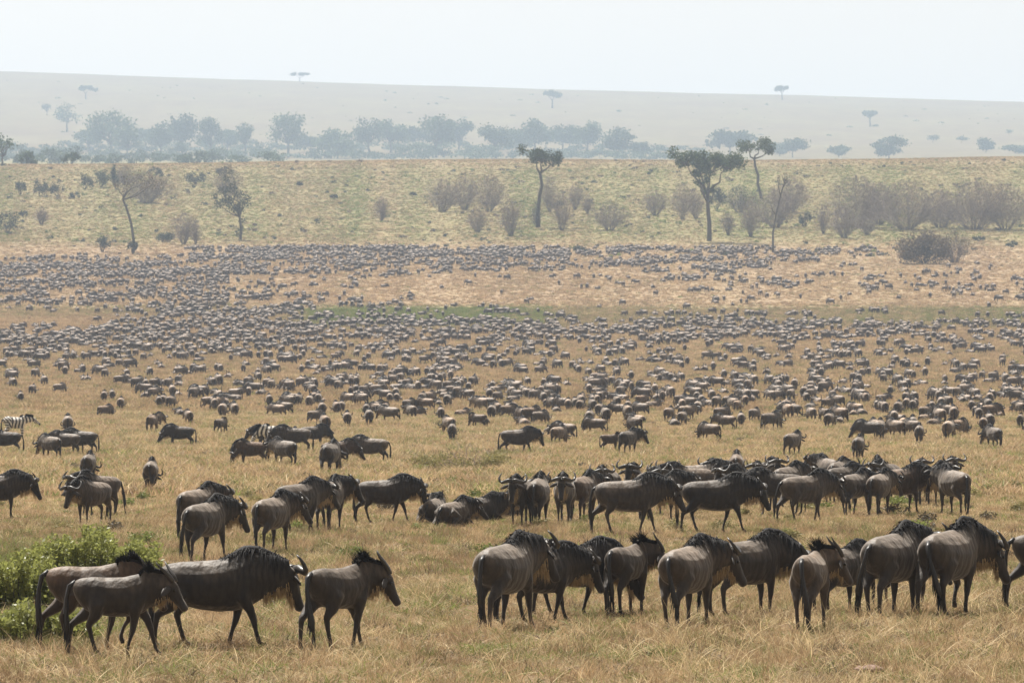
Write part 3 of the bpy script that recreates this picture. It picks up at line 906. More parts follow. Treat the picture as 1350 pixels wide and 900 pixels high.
def dark_tree():
    x, y, z = spot(317, 316); k = 1 / pxscale(y); q = lambda a, b: np.array([a * k, rng.normal() * 1.2, b * k])
    tr = ([q(0, -1), q(1, 14), q(-1, 30), q(-4, 46)], [.4, .36, .3, .25])
    cl = [(q(a, b), (r * k, r * k, r * k * .85)) for a, b, r in ((-30, 48, 9), (-18, 50, 11), (-5, 42, 11), (6, 48, 9), (-24, 64, 9), (-12, 68, 9), (-20, 80, 7), (-14, 90, 5), (-1, 58, 9), (8, 56, 7), (0, 14, 7), (3, 24, 7), (-3, 8, 7), (-34, 56, 6))]
    limbs = [(limb_path(tr[0][2], c, 4, .06), np.linspace(.2, .05, 4)) for c, _ in cl[:10]]
    tree('dark_tree', (x, y, z), tr, limbs, cl, 1700, .5, LEAF_D, 'dark irregular tree with leafy sides and a narrow foot, left of centre', 'tree')
dark_tree()

def snag():
    x, y, z = spot(1019, 333); k = 1 / pxscale(y); q = lambda a, b: np.array([a * k, 0, b * k])
    tr = ([q(0, -1), q(0, 25), q(4, 50), q(10, 75), q(15, 92), q(16, 104)], [.3, .26, .24, .2, .15, .06])
    limbs = [(limb_path(q(10, 75), q(6, 100), 4), [.14, .12, .08, .04]), (limb_path(q(13, 85), q(22, 96), 4), [.12, .1, .07, .03]), (limb_path(q(4, 50), q(-6, 68), 4), [.12, .1, .07, .03]), (limb_path(q(15, 92), q(10, 106), 3), [.1, .07, .03])]
    cl = [(q(17, 96), (4 * k, 4 * k, 7 * k)), (q(8, 96), (3 * k, 3 * k, 6 * k))]
    tree('bare_tree', (x, y, z), tr, limbs, cl, 130, .4, LEAF_B, 'thin dead tree with a few upright boughs, right of the acacias', 'tree')
snag()

for px, row, w, h, lab in [
        (27, 257, 20, 24, 'leftmost of three round dark green bushes in a row at far left'), (52, 259, 26, 26, 'middle one of three round dark green bushes in a row at far left'),
        (76, 259, 23, 27, 'rightmost of three round dark green bushes in a row at far left'), (10, 308, 40, 34, 'rounded dark bush cut by the left edge above the herd'),
        (136, 332, 22, 24, 'small dark green bush left of the leaning tree'), (214, 319, 36, 19, 'low spreading olive bush right of the leaning tree'),
        (133, 247, 40, 26, 'broad low dark bush behind the leaning tree'), (112, 250, 26, 24, 'dark bush standing next to the broad low one, behind the leaning tree'), (153, 250, 20, 36, 'upright dark bush at the right end of a low thicket'),
        (258, 243, 36, 20, 'pair of low dark bushes grown together above the dark tree'), (945, 278, 28, 38, 'dense dark green bush just right of the tallest acacia trunk'),
        (1062, 299, 20, 26, 'small dense green bush among grey leafless shrubs'), (765, 334, 22, 14, 'low olive bush at the back edge of the herd near centre'), (735, 275, 22, 12, 'low green bush among the grey shrubs at centre')]:
    leafy_bush(px, row, w, h, lab, m=LEAF_D, leaf=.45)
for px, row, w, h, lab in [(98, 262, 18, 12, 'little dark bush right of the three round ones at far left'), (205, 232, 24, 14, 'low dark bush near the brow above the round brownish shrub'), (290, 232, 20, 16, 'round dark bush near the brow above the dark irregular tree'),
        (30, 285, 14, 9, 'tiny dark bush on the grass below the three round ones'), (440, 262, 12, 7, 'tiny dark bush on open grass, left one of two near the lone sapling'), (545, 258, 12, 6, 'tiny dark bush on open grass between the lone sapling and the fan shaped shrubs'),
        (395, 245, 12, 7, 'tiny dark bush on the open grass right of the dark irregular tree'), (1290, 318, 18, 9, 'low tuft of green bush in front of the right hand thicket'), (1335, 326, 20, 10, 'low green bush near the right edge below the thicket')]:
    leafy_bush(px, row, w, h, lab, m=LEAF_D, leaf=.4)
leafy_bush(1218, 348, 82, 50, 'large dense brown and green bush at the edge of the herd on the right', m=LEAF_B, leaf=.5, n=7000, core=True)
bare_shrub(1258, 346, 44, 42, 'grey leafless bush leaning against the large brown green one', tone=1)

G = 'leafless grey shrubs on the slope'
for px, row, w, h, lab, tone in [
        (583, 279, 42, 44, 'fan shaped grey shrub, leftmost of the four at centre of the slope', 0), (612, 277, 36, 46, 'fan shaped grey shrub, second from left at the centre of the slope', 0),
        (645, 279, 40, 50, 'tall fan shaped grey shrub, third from left at the centre of the slope', 0), (630, 306, 28, 34, 'small grey shrub standing in front of the fan shaped ones', 0),
        (674, 311, 30, 50, 'narrow grey shrub with a clear stem, right of the fan shaped ones', 0), (503, 292, 18, 34, 'lone thin grey sapling on open grass left of centre', 0),
        (707, 300, 14, 34, 'thin dark shrub at the foot of the slim acacia', 2), (725, 279, 26, 46, 'grey shrub close behind the slim acacia trunk', 0), (741, 304, 26, 50, 'upright grey shrub right of the slim acacia', 0),
        (758, 276, 22, 36, 'grey shrub behind and right of the slim acacia', 0), (775, 283, 14, 26, 'tiny upright grey shrub standing alone right of the slim acacia', 0),
        (804, 304, 44, 40, 'wide grey shrub with arching twigs between the two big acacias', 0), (864, 284, 34, 34, 'grey shrub with one dark stem left of the tallest acacia', 0),
        (900, 290, 30, 50, 'grey shrub close left of the tallest acacia', 0), (917, 288, 26, 40, 'grey shrub behind the trunk of the tallest acacia', 0), (960, 310, 18, 30, 'small grey shrub right of the tallest acacia', 0),
        (990, 312, 28, 50, 'upright grey shrub left of the thin dead tree', 0), (975, 280, 40, 36, 'low grey thicket below the small leaning acacia', 2), (1022, 300, 60, 52, 'wide grey shrub around the thin dead tree', 0),
        (1042, 280, 50, 46, 'grey thicket behind the thin dead tree', 0), (1113, 314, 38, 44, 'round grey shrub in front of the long thicket on the right', 0), (1143, 310, 26, 34, 'small grey shrub in front of the long thicket on the right', 0),
        (1085, 308, 20, 40, 'narrow grey shrub at the left end of the long thicket', 0), (1130, 300, 74, 70, 'tall grey shrub, first of the long thicket on the right', 0), (1160, 296, 50, 56, 'grey shrub, second of the long thicket on the right', 0),
        (1195, 303, 82, 66, 'broad grey shrub in the middle of the long thicket on the right', 0), (1240, 300, 60, 50, 'low grey shrub linking two broad ones of the right hand thicket', 0), (1285, 303, 90, 66, 'broad purple grey shrub near the right end of the thicket', 0),
        (1325, 303, 70, 62, 'grey shrub cut by the right edge at the end of the thicket', 0), (242, 322, 30, 44, 'grey shrub with a dark stem left of the dark irregular tree', 0), (195, 268, 58, 42, 'wide round brownish grey shrub above the leaning tree', 1),
        (258, 322, 12, 34, 'thin upright grey shrub next to the dark irregular tree', 0), (300, 262, 38, 46, 'grey shrub at the back of the dark irregular tree', 1), (55, 296, 16, 22, 'small grey shrub on the grass at far left', 0), (166, 244, 30, 26, 'little grey shrub on the brow behind the leaning tree', 1)]:
    bare_shrub(px, row, w, h, lab, G, tone=tone)

# ------------------------------------------------------------------ the wooded valley and the far ridge
protos = {}
for kind, (W, H, n) in {'round': (16, 19, 1000), 'tall': (14, 24, 1000), 'wide': (24, 18, 1200), 'low': (20, 12, 800)}.items():
    protos[kind] = None
def far_tree(kind, px, top, base, w, y, label, group):
    k = y / FPX; W = w * k; x = (px - 675) * k; z0 = float(ground_z(x, y))
    zt = (450 - top) * k; H = max(3.0, zt - z0)
    t = broad_tree('riverine_tree', (x, y, z0), W * 1.08, H, label, group, nleaf=1900, leaf=max(1.5, W * .075), trunk_h=.12 if kind == 'low' else .32, nclump=16 if kind != 'low' else 12)
    return t
GV = 'hazy trees along the valley'
for kind, px, top, w, y, lab in [
        ('round', 146, 147, 52, 4940, 'hazy tree with a split crown at left of the valley wood'), ('round', 168, 168, 40, 4810, 'lower hazy tree right of the split crowned one'),
        ('tall', 212, 163, 46, 5000, 'hazy tree with dense low branches left of the big wooded clump'), ('tall', 240, 153, 52, 5070, 'tall hazy tree in the big wooded clump at left'), ('round', 278, 155, 40, 4910, 'dark round hazy tree at the right end of the big wooded clump at left'),
        ('tall', 323, 158, 24, 5000, 'slender hazy tree standing by itself right of the big wooded clump'), ('round', 380, 151, 46, 4940, 'round headed hazy tree with a visible trunk left of centre'),
        ('low', 445, 172, 56, 4880, 'low domed hazy tree left of centre'), ('round', 486, 153, 40, 5000, 'hazy tree on twin stems, left of the central pair'), ('round', 515, 157, 44, 5140, 'hazy tree with drooping crown beside the twin stemmed one'),
        ('tall', 575, 153, 50, 4940, 'tallest hazy tree near the centre of the valley'), ('round', 605, 160, 40, 5260, 'hazy tree right behind the tallest central one'), ('round', 654, 165, 42, 4890, 'dark dome shaped hazy tree at centre'),
        ('tall', 705, 157, 44, 5140, 'hazy tree with a peaked crown above the slim acacia'), ('round', 742, 165, 44, 5330, 'pale hazy tree right of the peaked one'), ('tall', 775, 161, 38, 5140, 'hazy tree with a broken top right of centre'),
        ('round', 820, 172, 48, 4880, 'broad dark hazy tree right of centre'), ('low', 843, 186, 34, 4880, 'low hazy tree attached to the broad dark one'), ('wide', 962, 172, 62, 5070, 'wide flat hazy tree behind the acacias'),
        ('round', 1045, 182, 34, 4940, 'small rounded hazy tree right of the acacias'), ('low', 1028, 186, 30, 5000, 'low hazy tree touching the small rounded one'), ('low', 1106, 190, 28, 4940, 'low flat hazy bush tree, first of the line on the right'), ('low', 1172, 180, 44, 4890, 'dense cone shaped hazy tree in the line on the right'),
        ('low', 1300, 183, 28, 5330, 'small hazy tree near the right edge'), ('low', 1338, 191, 36, 5200, 'low hazy tree cut by the right edge')]:
    far_tree(kind, px, top, 208, w, y, lab, GV)

def hill_tree(px, row, w, h, lab, y, flat=True):
    """tree on the open far hillside: its distance is that of the slope at this row"""
    ys = np.linspace(4900, 9500, 1400); xs = (px - 675) / FPX * ys
    r = row_of(ys, xs); k = np.nonzero(r <= row)[0]
    yy = ys[k[0]] if len(k) else 9040.0
    if flat: return umbrella(px, row, w, h, lab, far=float(yy), nleaf=420, leaf=1.9, thick=.3, lobes=2)
    kk = yy / FPX; x = (px - 675) * kk
    return broad_tree('hillside_tree', (x, yy, float(ground_z(x, yy))), w * kk, h * kk, lab, nleaf=700, leaf=w * kk * .07, trunk_h=.3)
hill_tree(88, 174, 38, 40, 'large round hazy tree alone on the hillside at left', 0, False)
hill_tree(62, 152, 17, 15, 'small round hazy tree left of the large one on the hillside', 0, False)
hill_tree(113, 131, 21, 16, 'umbrella tree high on the hillside at left', 0)
hill_tree(395, 108, 17, 11, 'tiny umbrella tree on the skyline left of centre', 0)
hill_tree(728, 143, 19, 22, 'faint umbrella tree on the hillside just below the skyline at centre', 0)
hill_tree(1031, 132, 15, 17, 'tiny umbrella tree on the skyline right of centre', 0)
hill_tree(1147, 167, 18, 20, 'flat umbrella tree on the open hillside at right', 0)
hill_tree(1155, 168, 12, 4, 'small spreading bush beside the flat umbrella tree', 0, False)
hill_tree(1230, 188, 18, 10, 'hazy bush on the hillside low at right', 0, False)
hill_tree(1268, 188, 16, 9, 'second hazy bush on the hillside low at right, nearer the edge', 0, False)
hill_tree(816, 149, 8, 4, 'tiny lone bush on the hillside right of centre', 0, False)
hill_tree(1330, 178, 12, 7, 'tiny hazy bush on the hillside close to the right edge', 0, False)

GU = 'hazy bushes filling the valley floor'
for px in range(6, 905, 24):
    for lo, hi, yy in ((176, 194, 5070), (186, 201, 4680)):
        if rng.random() < .06: continue
        p = px + rng.normal() * 9; y = yy + rng.random() * 260
        top = lo + (hi - lo) * rng.random() + (8 if p > 680 else 0)
        x = (p - 675) * y / FPX; hpx = (450 - top) - FPX * float(ground_z(x, y)) / y
        leafy_bush(p, 0, 44 + 34 * rng.random(), max(8, hpx), 'bluish hazy bush low down among the valley trees', GU, far=y, m=LEAF_F, leaf=2.2, n=420, name='valley_bush')
for px in range(4, 350, 20):
    y = 3000 + 900 * rng.random(); x = (px - 675) * y / FPX
    hpx = (450 - (188 + 14 * rng.random())) - FPX * float(ground_z(x, y)) / y
    leafy_bush(px + rng.normal() * 6, 0, 30 + 26 * rng.random(), max(7, hpx), 'dim bush on the left between the brow and the valley trees', 'dim bushes left of the valley', far=y, m=LEAF_F, leaf=1.4, n=420, name='valley_bush')
for px, row, w, h, lab in [(20, 199, 40, 30, 'hazy bush at the far left edge of the valley'), (75, 196, 36, 24, 'hazy bush below the large round hillside tree'), (36, 216, 30, 22, 'hazy bush on the brow at far left')]:
    leafy_bush(px, row, w, h, lab, far=4400 if row < 210 else 2200, m=LEAF_F, leaf=1.2, n=500, name='valley_bush')
bt = broad_tree('sparse_tree', spot(3, 0, 2130), 9, 12, 'dark sparse tree cut by the left edge on the brow', nleaf=300, leaf=.9)
leafy_bush(94, 218, 34, 22, 'dim bush on the brow above the three round ones', far=2180, m=LEAF_F, leaf=.9, n=420)

# low scattered scrub on the slope
def scrub():
    cl = [(np.array([rng.normal() * .5, rng.normal() * .5, .25 + .3 * rng.random()]), (.4, .4, .3)) for _ in range(6)]
    src = []
    for i, m in enumerate((LEAF_D, LEAF_B, GREEN)):
        V, F = leaf_cloud(cl, 90, .3); src.append(bpy.data.objects.new('scrub_clump_' + 'abc'[i], mesh_np('scrub_clump', V, F, [m], smooth=False)))
    x, y = field(1500, 2130, .008)
    k = rng.random(len(x)) < noise2(x, y * .6, 90, 4) * 1.2 - .25
    x, y = x[k], y[k]; n = len(x); s = .6 + 1.1 * rng.random(n)
    o = scatter('slope_scrub', srt(src), np.stack([x, y, ground_z(x, y)], 1), np.stack([np.zeros(n), np.zeros(n), rng.random(n) * 6.28], 1), np.stack([s, s, s * .8], 1), rng.choice(3, n, p=[.4, .25, .35]))
    tag(o, 'low dark scrub dotted over the grassy slope', 'scrub')
    src2 = []
    for i, m in enumerate((OLIVE, GREY, GREEN)):
        V, F = leaf_cloud(cl, 300, .16); src2.append(bpy.data.objects.new('weed_clump_' + 'abc'[i], mesh_np('weed_clump', V, F, [m], smooth=False)))
    x, y = field(120, 560, .05)
    n = len(x); s = .22 + .3 * rng.random(n)
    o = scatter('plain_scrub', srt(src2), np.stack([x, y, ground_z(x, y)], 1), np.stack([np.zeros(n), np.zeros(n), rng.random(n) * 6.28], 1), np.stack([s, s, s * .8], 1), rng.choice(3, n, p=[.45, .25, .3]))
    tag(o, 'low weeds dotted over the plain between the animals', 'weeds')
def hill_scrub():
    cl = [(np.array([rng.normal() * .6, rng.normal() * .6, .35]), (.5, .5, .4)) for _ in range(6)]
    V, F = leaf_cloud(cl, 60, .5); src = [bpy.data.objects.new('hill_bush_a', mesh_np('hill_bush', V, F, [LEAF_F], smooth=False))]
    x, y = field(5600, 8400, .0001)
    k = rng.random(len(x)) < noise2(x, y * .3, 260, 12) ** 2 * 1.5
    x, y = x[k], y[k]; n = len(x); s = 1. + 2.3 * rng.random(n) ** 2
    o = scatter('hill_scrub', src, np.stack([x, y, ground_z(x, y)], 1), np.stack([np.zeros(n), np.zeros(n), rng.random(n) * 6.28], 1), np.stack([s, s, s * .8], 1), np.zeros(n))
    tag(o, 'tiny scattered bushes on the hazy far hillside', 'scrub')
scrub()
hill_scrub()
for p_, top, w, y in [(118, 172, 40, 5200), (192, 170, 44, 5400), (300, 172, 36, 5200), (410, 178, 44, 5200), (545, 168, 44, 5400), (680, 172, 44, 5200), (760, 176, 44, 5450)]:
    far_tree('wide', p_, top, 208, w, y, 'paler hazy tree in the rear rank of the valley wood', 'rear rank of the valley wood')

# ------------------------------------------------------------------ shrubs in the foreground
def front_shrub(px, row, w, h, depth, label, n, seed):
    x, y, z = spot(px, row); k = 1 / pxscale(y); W = w * k; H = h * k
    g = np.random.default_rng(seed)
    root = link('leafy_shrub', None); root.location = (x, y, z)
    a = Acc(); P = []; N = []
    ns = 150
    for i in range(ns):      # upright leafy shoots
        u = g.random() * 2 - 1; v = g.random() * 2 - 1
        hh = H * (1 - .55 * abs(u) ** 2.2) * (.72 + .36 * g.random()) * (.85 + .15 * sin(u * 9 + seed))
        b = np.array([u * W * .5, v * depth * .5, 0])
        d = np.array([g.normal() * .22, g.normal() * .22, 1]); d /= np.linalg.norm(d)
        tip = b + d * hh
        a.add(*tube([b - [0, 0, .05], b + d * hh * .5 + g.normal(size=3) * .02, tip], [.008, .006, .003], 4))
        m = n // ns
        t = g.random(m) ** .6
        P.append(b + d * hh * t[:, None] + g.normal(size=(m, 3)) * .045); 
    link('stems', mesh_np('leafy_shrub_stems', a.verts(), a.F, [BARK]), root)
    P = np.concatenate(P); m = len(P)
    d = g.normal(size=(m, 3)) * .8; d[:, 2] = np.abs(d[:, 2]) * .7 + .2; d /= np.linalg.norm(d, axis=1, keepdims=True)
    sd = np.cross(d, g.normal(size=(m, 3))); sd /= np.linalg.norm(sd, axis=1, keepdims=True)
    L = (.06 + .05 * g.random(m))[:, None]; wd = L * .28
    V = np.stack([P, P + d * L * .5 + sd * wd, P + d * L, P + d * L * .5 - sd * wd], 1).reshape(-1, 3)
    link('foliage', mesh_np('leafy_shrub_foliage', V, np.arange(m * 4).reshape(m, 4), [LEAF_G], smooth=False), root)
    return tag(root, label, 'shrub')
front_shrub(122, 770, 170, 76, 1.8, 'tallest bright green leafy shrub behind the left pair of young animals', 15000, 1)
front_shrub(36, 802, 140, 80, 1.8, 'bright green leafy shrub at the left edge in front of the tallest one', 12000, 2)
front_shrub(48, 845, 150, 50, 1.4, 'low yellowish green shrub at the left edge nearest the camera', 8000, 3)
front_shrub(178, 780, 66, 44, .8, 'low green shrub at the right foot of the tallest one', 2500, 4)

def dry_scrub(px, row, w, h, label, seed):
    x, y, z = spot(px, row); k = 1 / pxscale(y); W = w * k; H = h * k
    root = link('scrub_bush', None); root.location = (x, y, z)
    V, F = bare_shrub_mesh(W, H, 46, 3, .014, seed=seed, spread=1.2)
    link('branches', mesh_np('scrub_branches', V, F, [TWIG]), root)
    cl = [(np.array([(rng.random() - .5) * W * .95, rng.normal() * .6, H * (.12 + .4 * rng.random())]), (W * .15, .6, H * .2)) for _ in range(14)]
    V, F = leaf_cloud(cl, 3200, .09); link('foliage', mesh_np('scrub_foliage', V, F, [OLIVE], smooth=False), root)
    return tag(root, label, 'bush')
dry_scrub(608, 621, 120, 44, 'grey green twiggy scrub bush in the open grass above the resting animals', 5)
dry_scrub(662, 606, 44, 22, 'smaller twiggy scrub bush at the right end of the grey green one', 8)
dry_scrub(1065, 672, 26, 14, 'small dark dry weed clump at the side of the nearer herd', 9)

def stone():
    x, y, z = spot(1146, 888)
    V, F = ellipsoid((0, 0, 0), (.21, .12, .06), 12, 8)
    V = V + rng.normal(size=V.shape) * .008
    sm = simple_mat('stone', (.27, .19, .16), .9, .1, .3, 6)
    o = link('stone', mesh_np('stone', V, F, [sm])); o.location = (x, y, z + .06)
    tag(o, 'flat pinkish brown stone lying in the foreground grass', 'stone')
stone()

# ------------------------------------------------------------------ the animals one can tell apart
# kind, column of the body, row of the feet, heading (0 faces right, 90 walks away), legs, neck (pitch, yaw), head (pitch, yaw), scale, tint, label
BRN = (1.15, .97, .84); GRY = (1, 1, 1); DRK = (.75, .74, .74); PAL = (1.25, 1.2, 1.15)
A, Yg = 'adult', 'young'
NEAR = [
    (Yg, 128, 853, 6, 'lift', (-6, 0), (-60, 0), 1.06, BRN, 'brownish young wildebeest walking half hidden behind another beside the green shrub'),
    (Yg, 160, 861, 2, 'walk', (11, -8), (-56, -14), .98, GRY, 'dark young wildebeest with short spike horns walking in front of a brownish one'),
    (A, 288, 848, 2, 'walk2', (2, 14), (-68, 22), 1.04, DRK, 'big black maned wildebeest striding right with lowered head in the near left group'),
    (Yg, 452, 853, 50, 'walk', (7, -30), (-64, -20), 1.04, GRY, 'leggy young wildebeest with a fuzzy mane puff walking alone ahead of the big maned one'),
    (A, 668, 824, 66, 'walk2', (14, -14), (-62, -18), 1.08, GRY, 'large wildebeest seen from behind with one curled horn showing, leftmost of the near right group'),
    (A, 715, 815, 36, 'walk', (0, -6), (-66, -14), .92, DRK, 'dark wildebeest standing hidden behind the large one with the curled horn'),
    (A, 762, 806, 20, 'walk2', (-26, -4), (-60, 0), .92, DRK, 'dark wildebeest bending its head down behind the young one with the raised tail'),
    (Yg, 829, 806, 62, 'stand', (8, -44), (-66, -18), .98, PAL, 'pale backed young wildebeest with mane puff and long ear, between darker adults'),
    (A, 908, 820, 66, 'stand2', (8, -32), (-62, -20), 1.02, PAL, 'pale rumped wildebeest seen from behind in long stalks, beside a pale bearded one'),
    (A, 988, 806, 40, 'stand', (-8, -26), (-66, -8), 1.0, GRY, 'wildebeest with a thick pale beard hanging its head behind a pale rumped one'),
    (Yg, 1070, 826, 74, 'stand2', (14, -44), (-60, -20), 1.02, PAL, 'young wildebeest seen from behind with upright spike horns and a tall mane puff'),
    (A, 1112, 803, 50, 'stand', (-2, -10), (-66, -8), .86, DRK, 'small dark wildebeest standing half hidden right of the spike horned young one'),
    (A, 1178, 808, 62, 'stand2', (10, -16), (-66, 0), 1.10, GRY, 'big wildebeest with a long black tail, left of the rightmost whole one in front'),
    (Yg, 1200, 796, 8, 'stand', (-10, -6), (-64, 0), .78, BRN, 'small brownish young wildebeest standing behind the long tailed big one'),
    (A, 1254, 806, 62, 'lift', (-6, -28), (-66, -14), 1.13, PAL, 'biggest pale rumped wildebeest walking away with a curled horn at the right edge'),
    (Yg, 1394, 800, 8, 'walk', (4, 0), (-60, 0), 1.1, GRY, 'wildebeest cut off by the right edge with only its hind leg in view'),
]
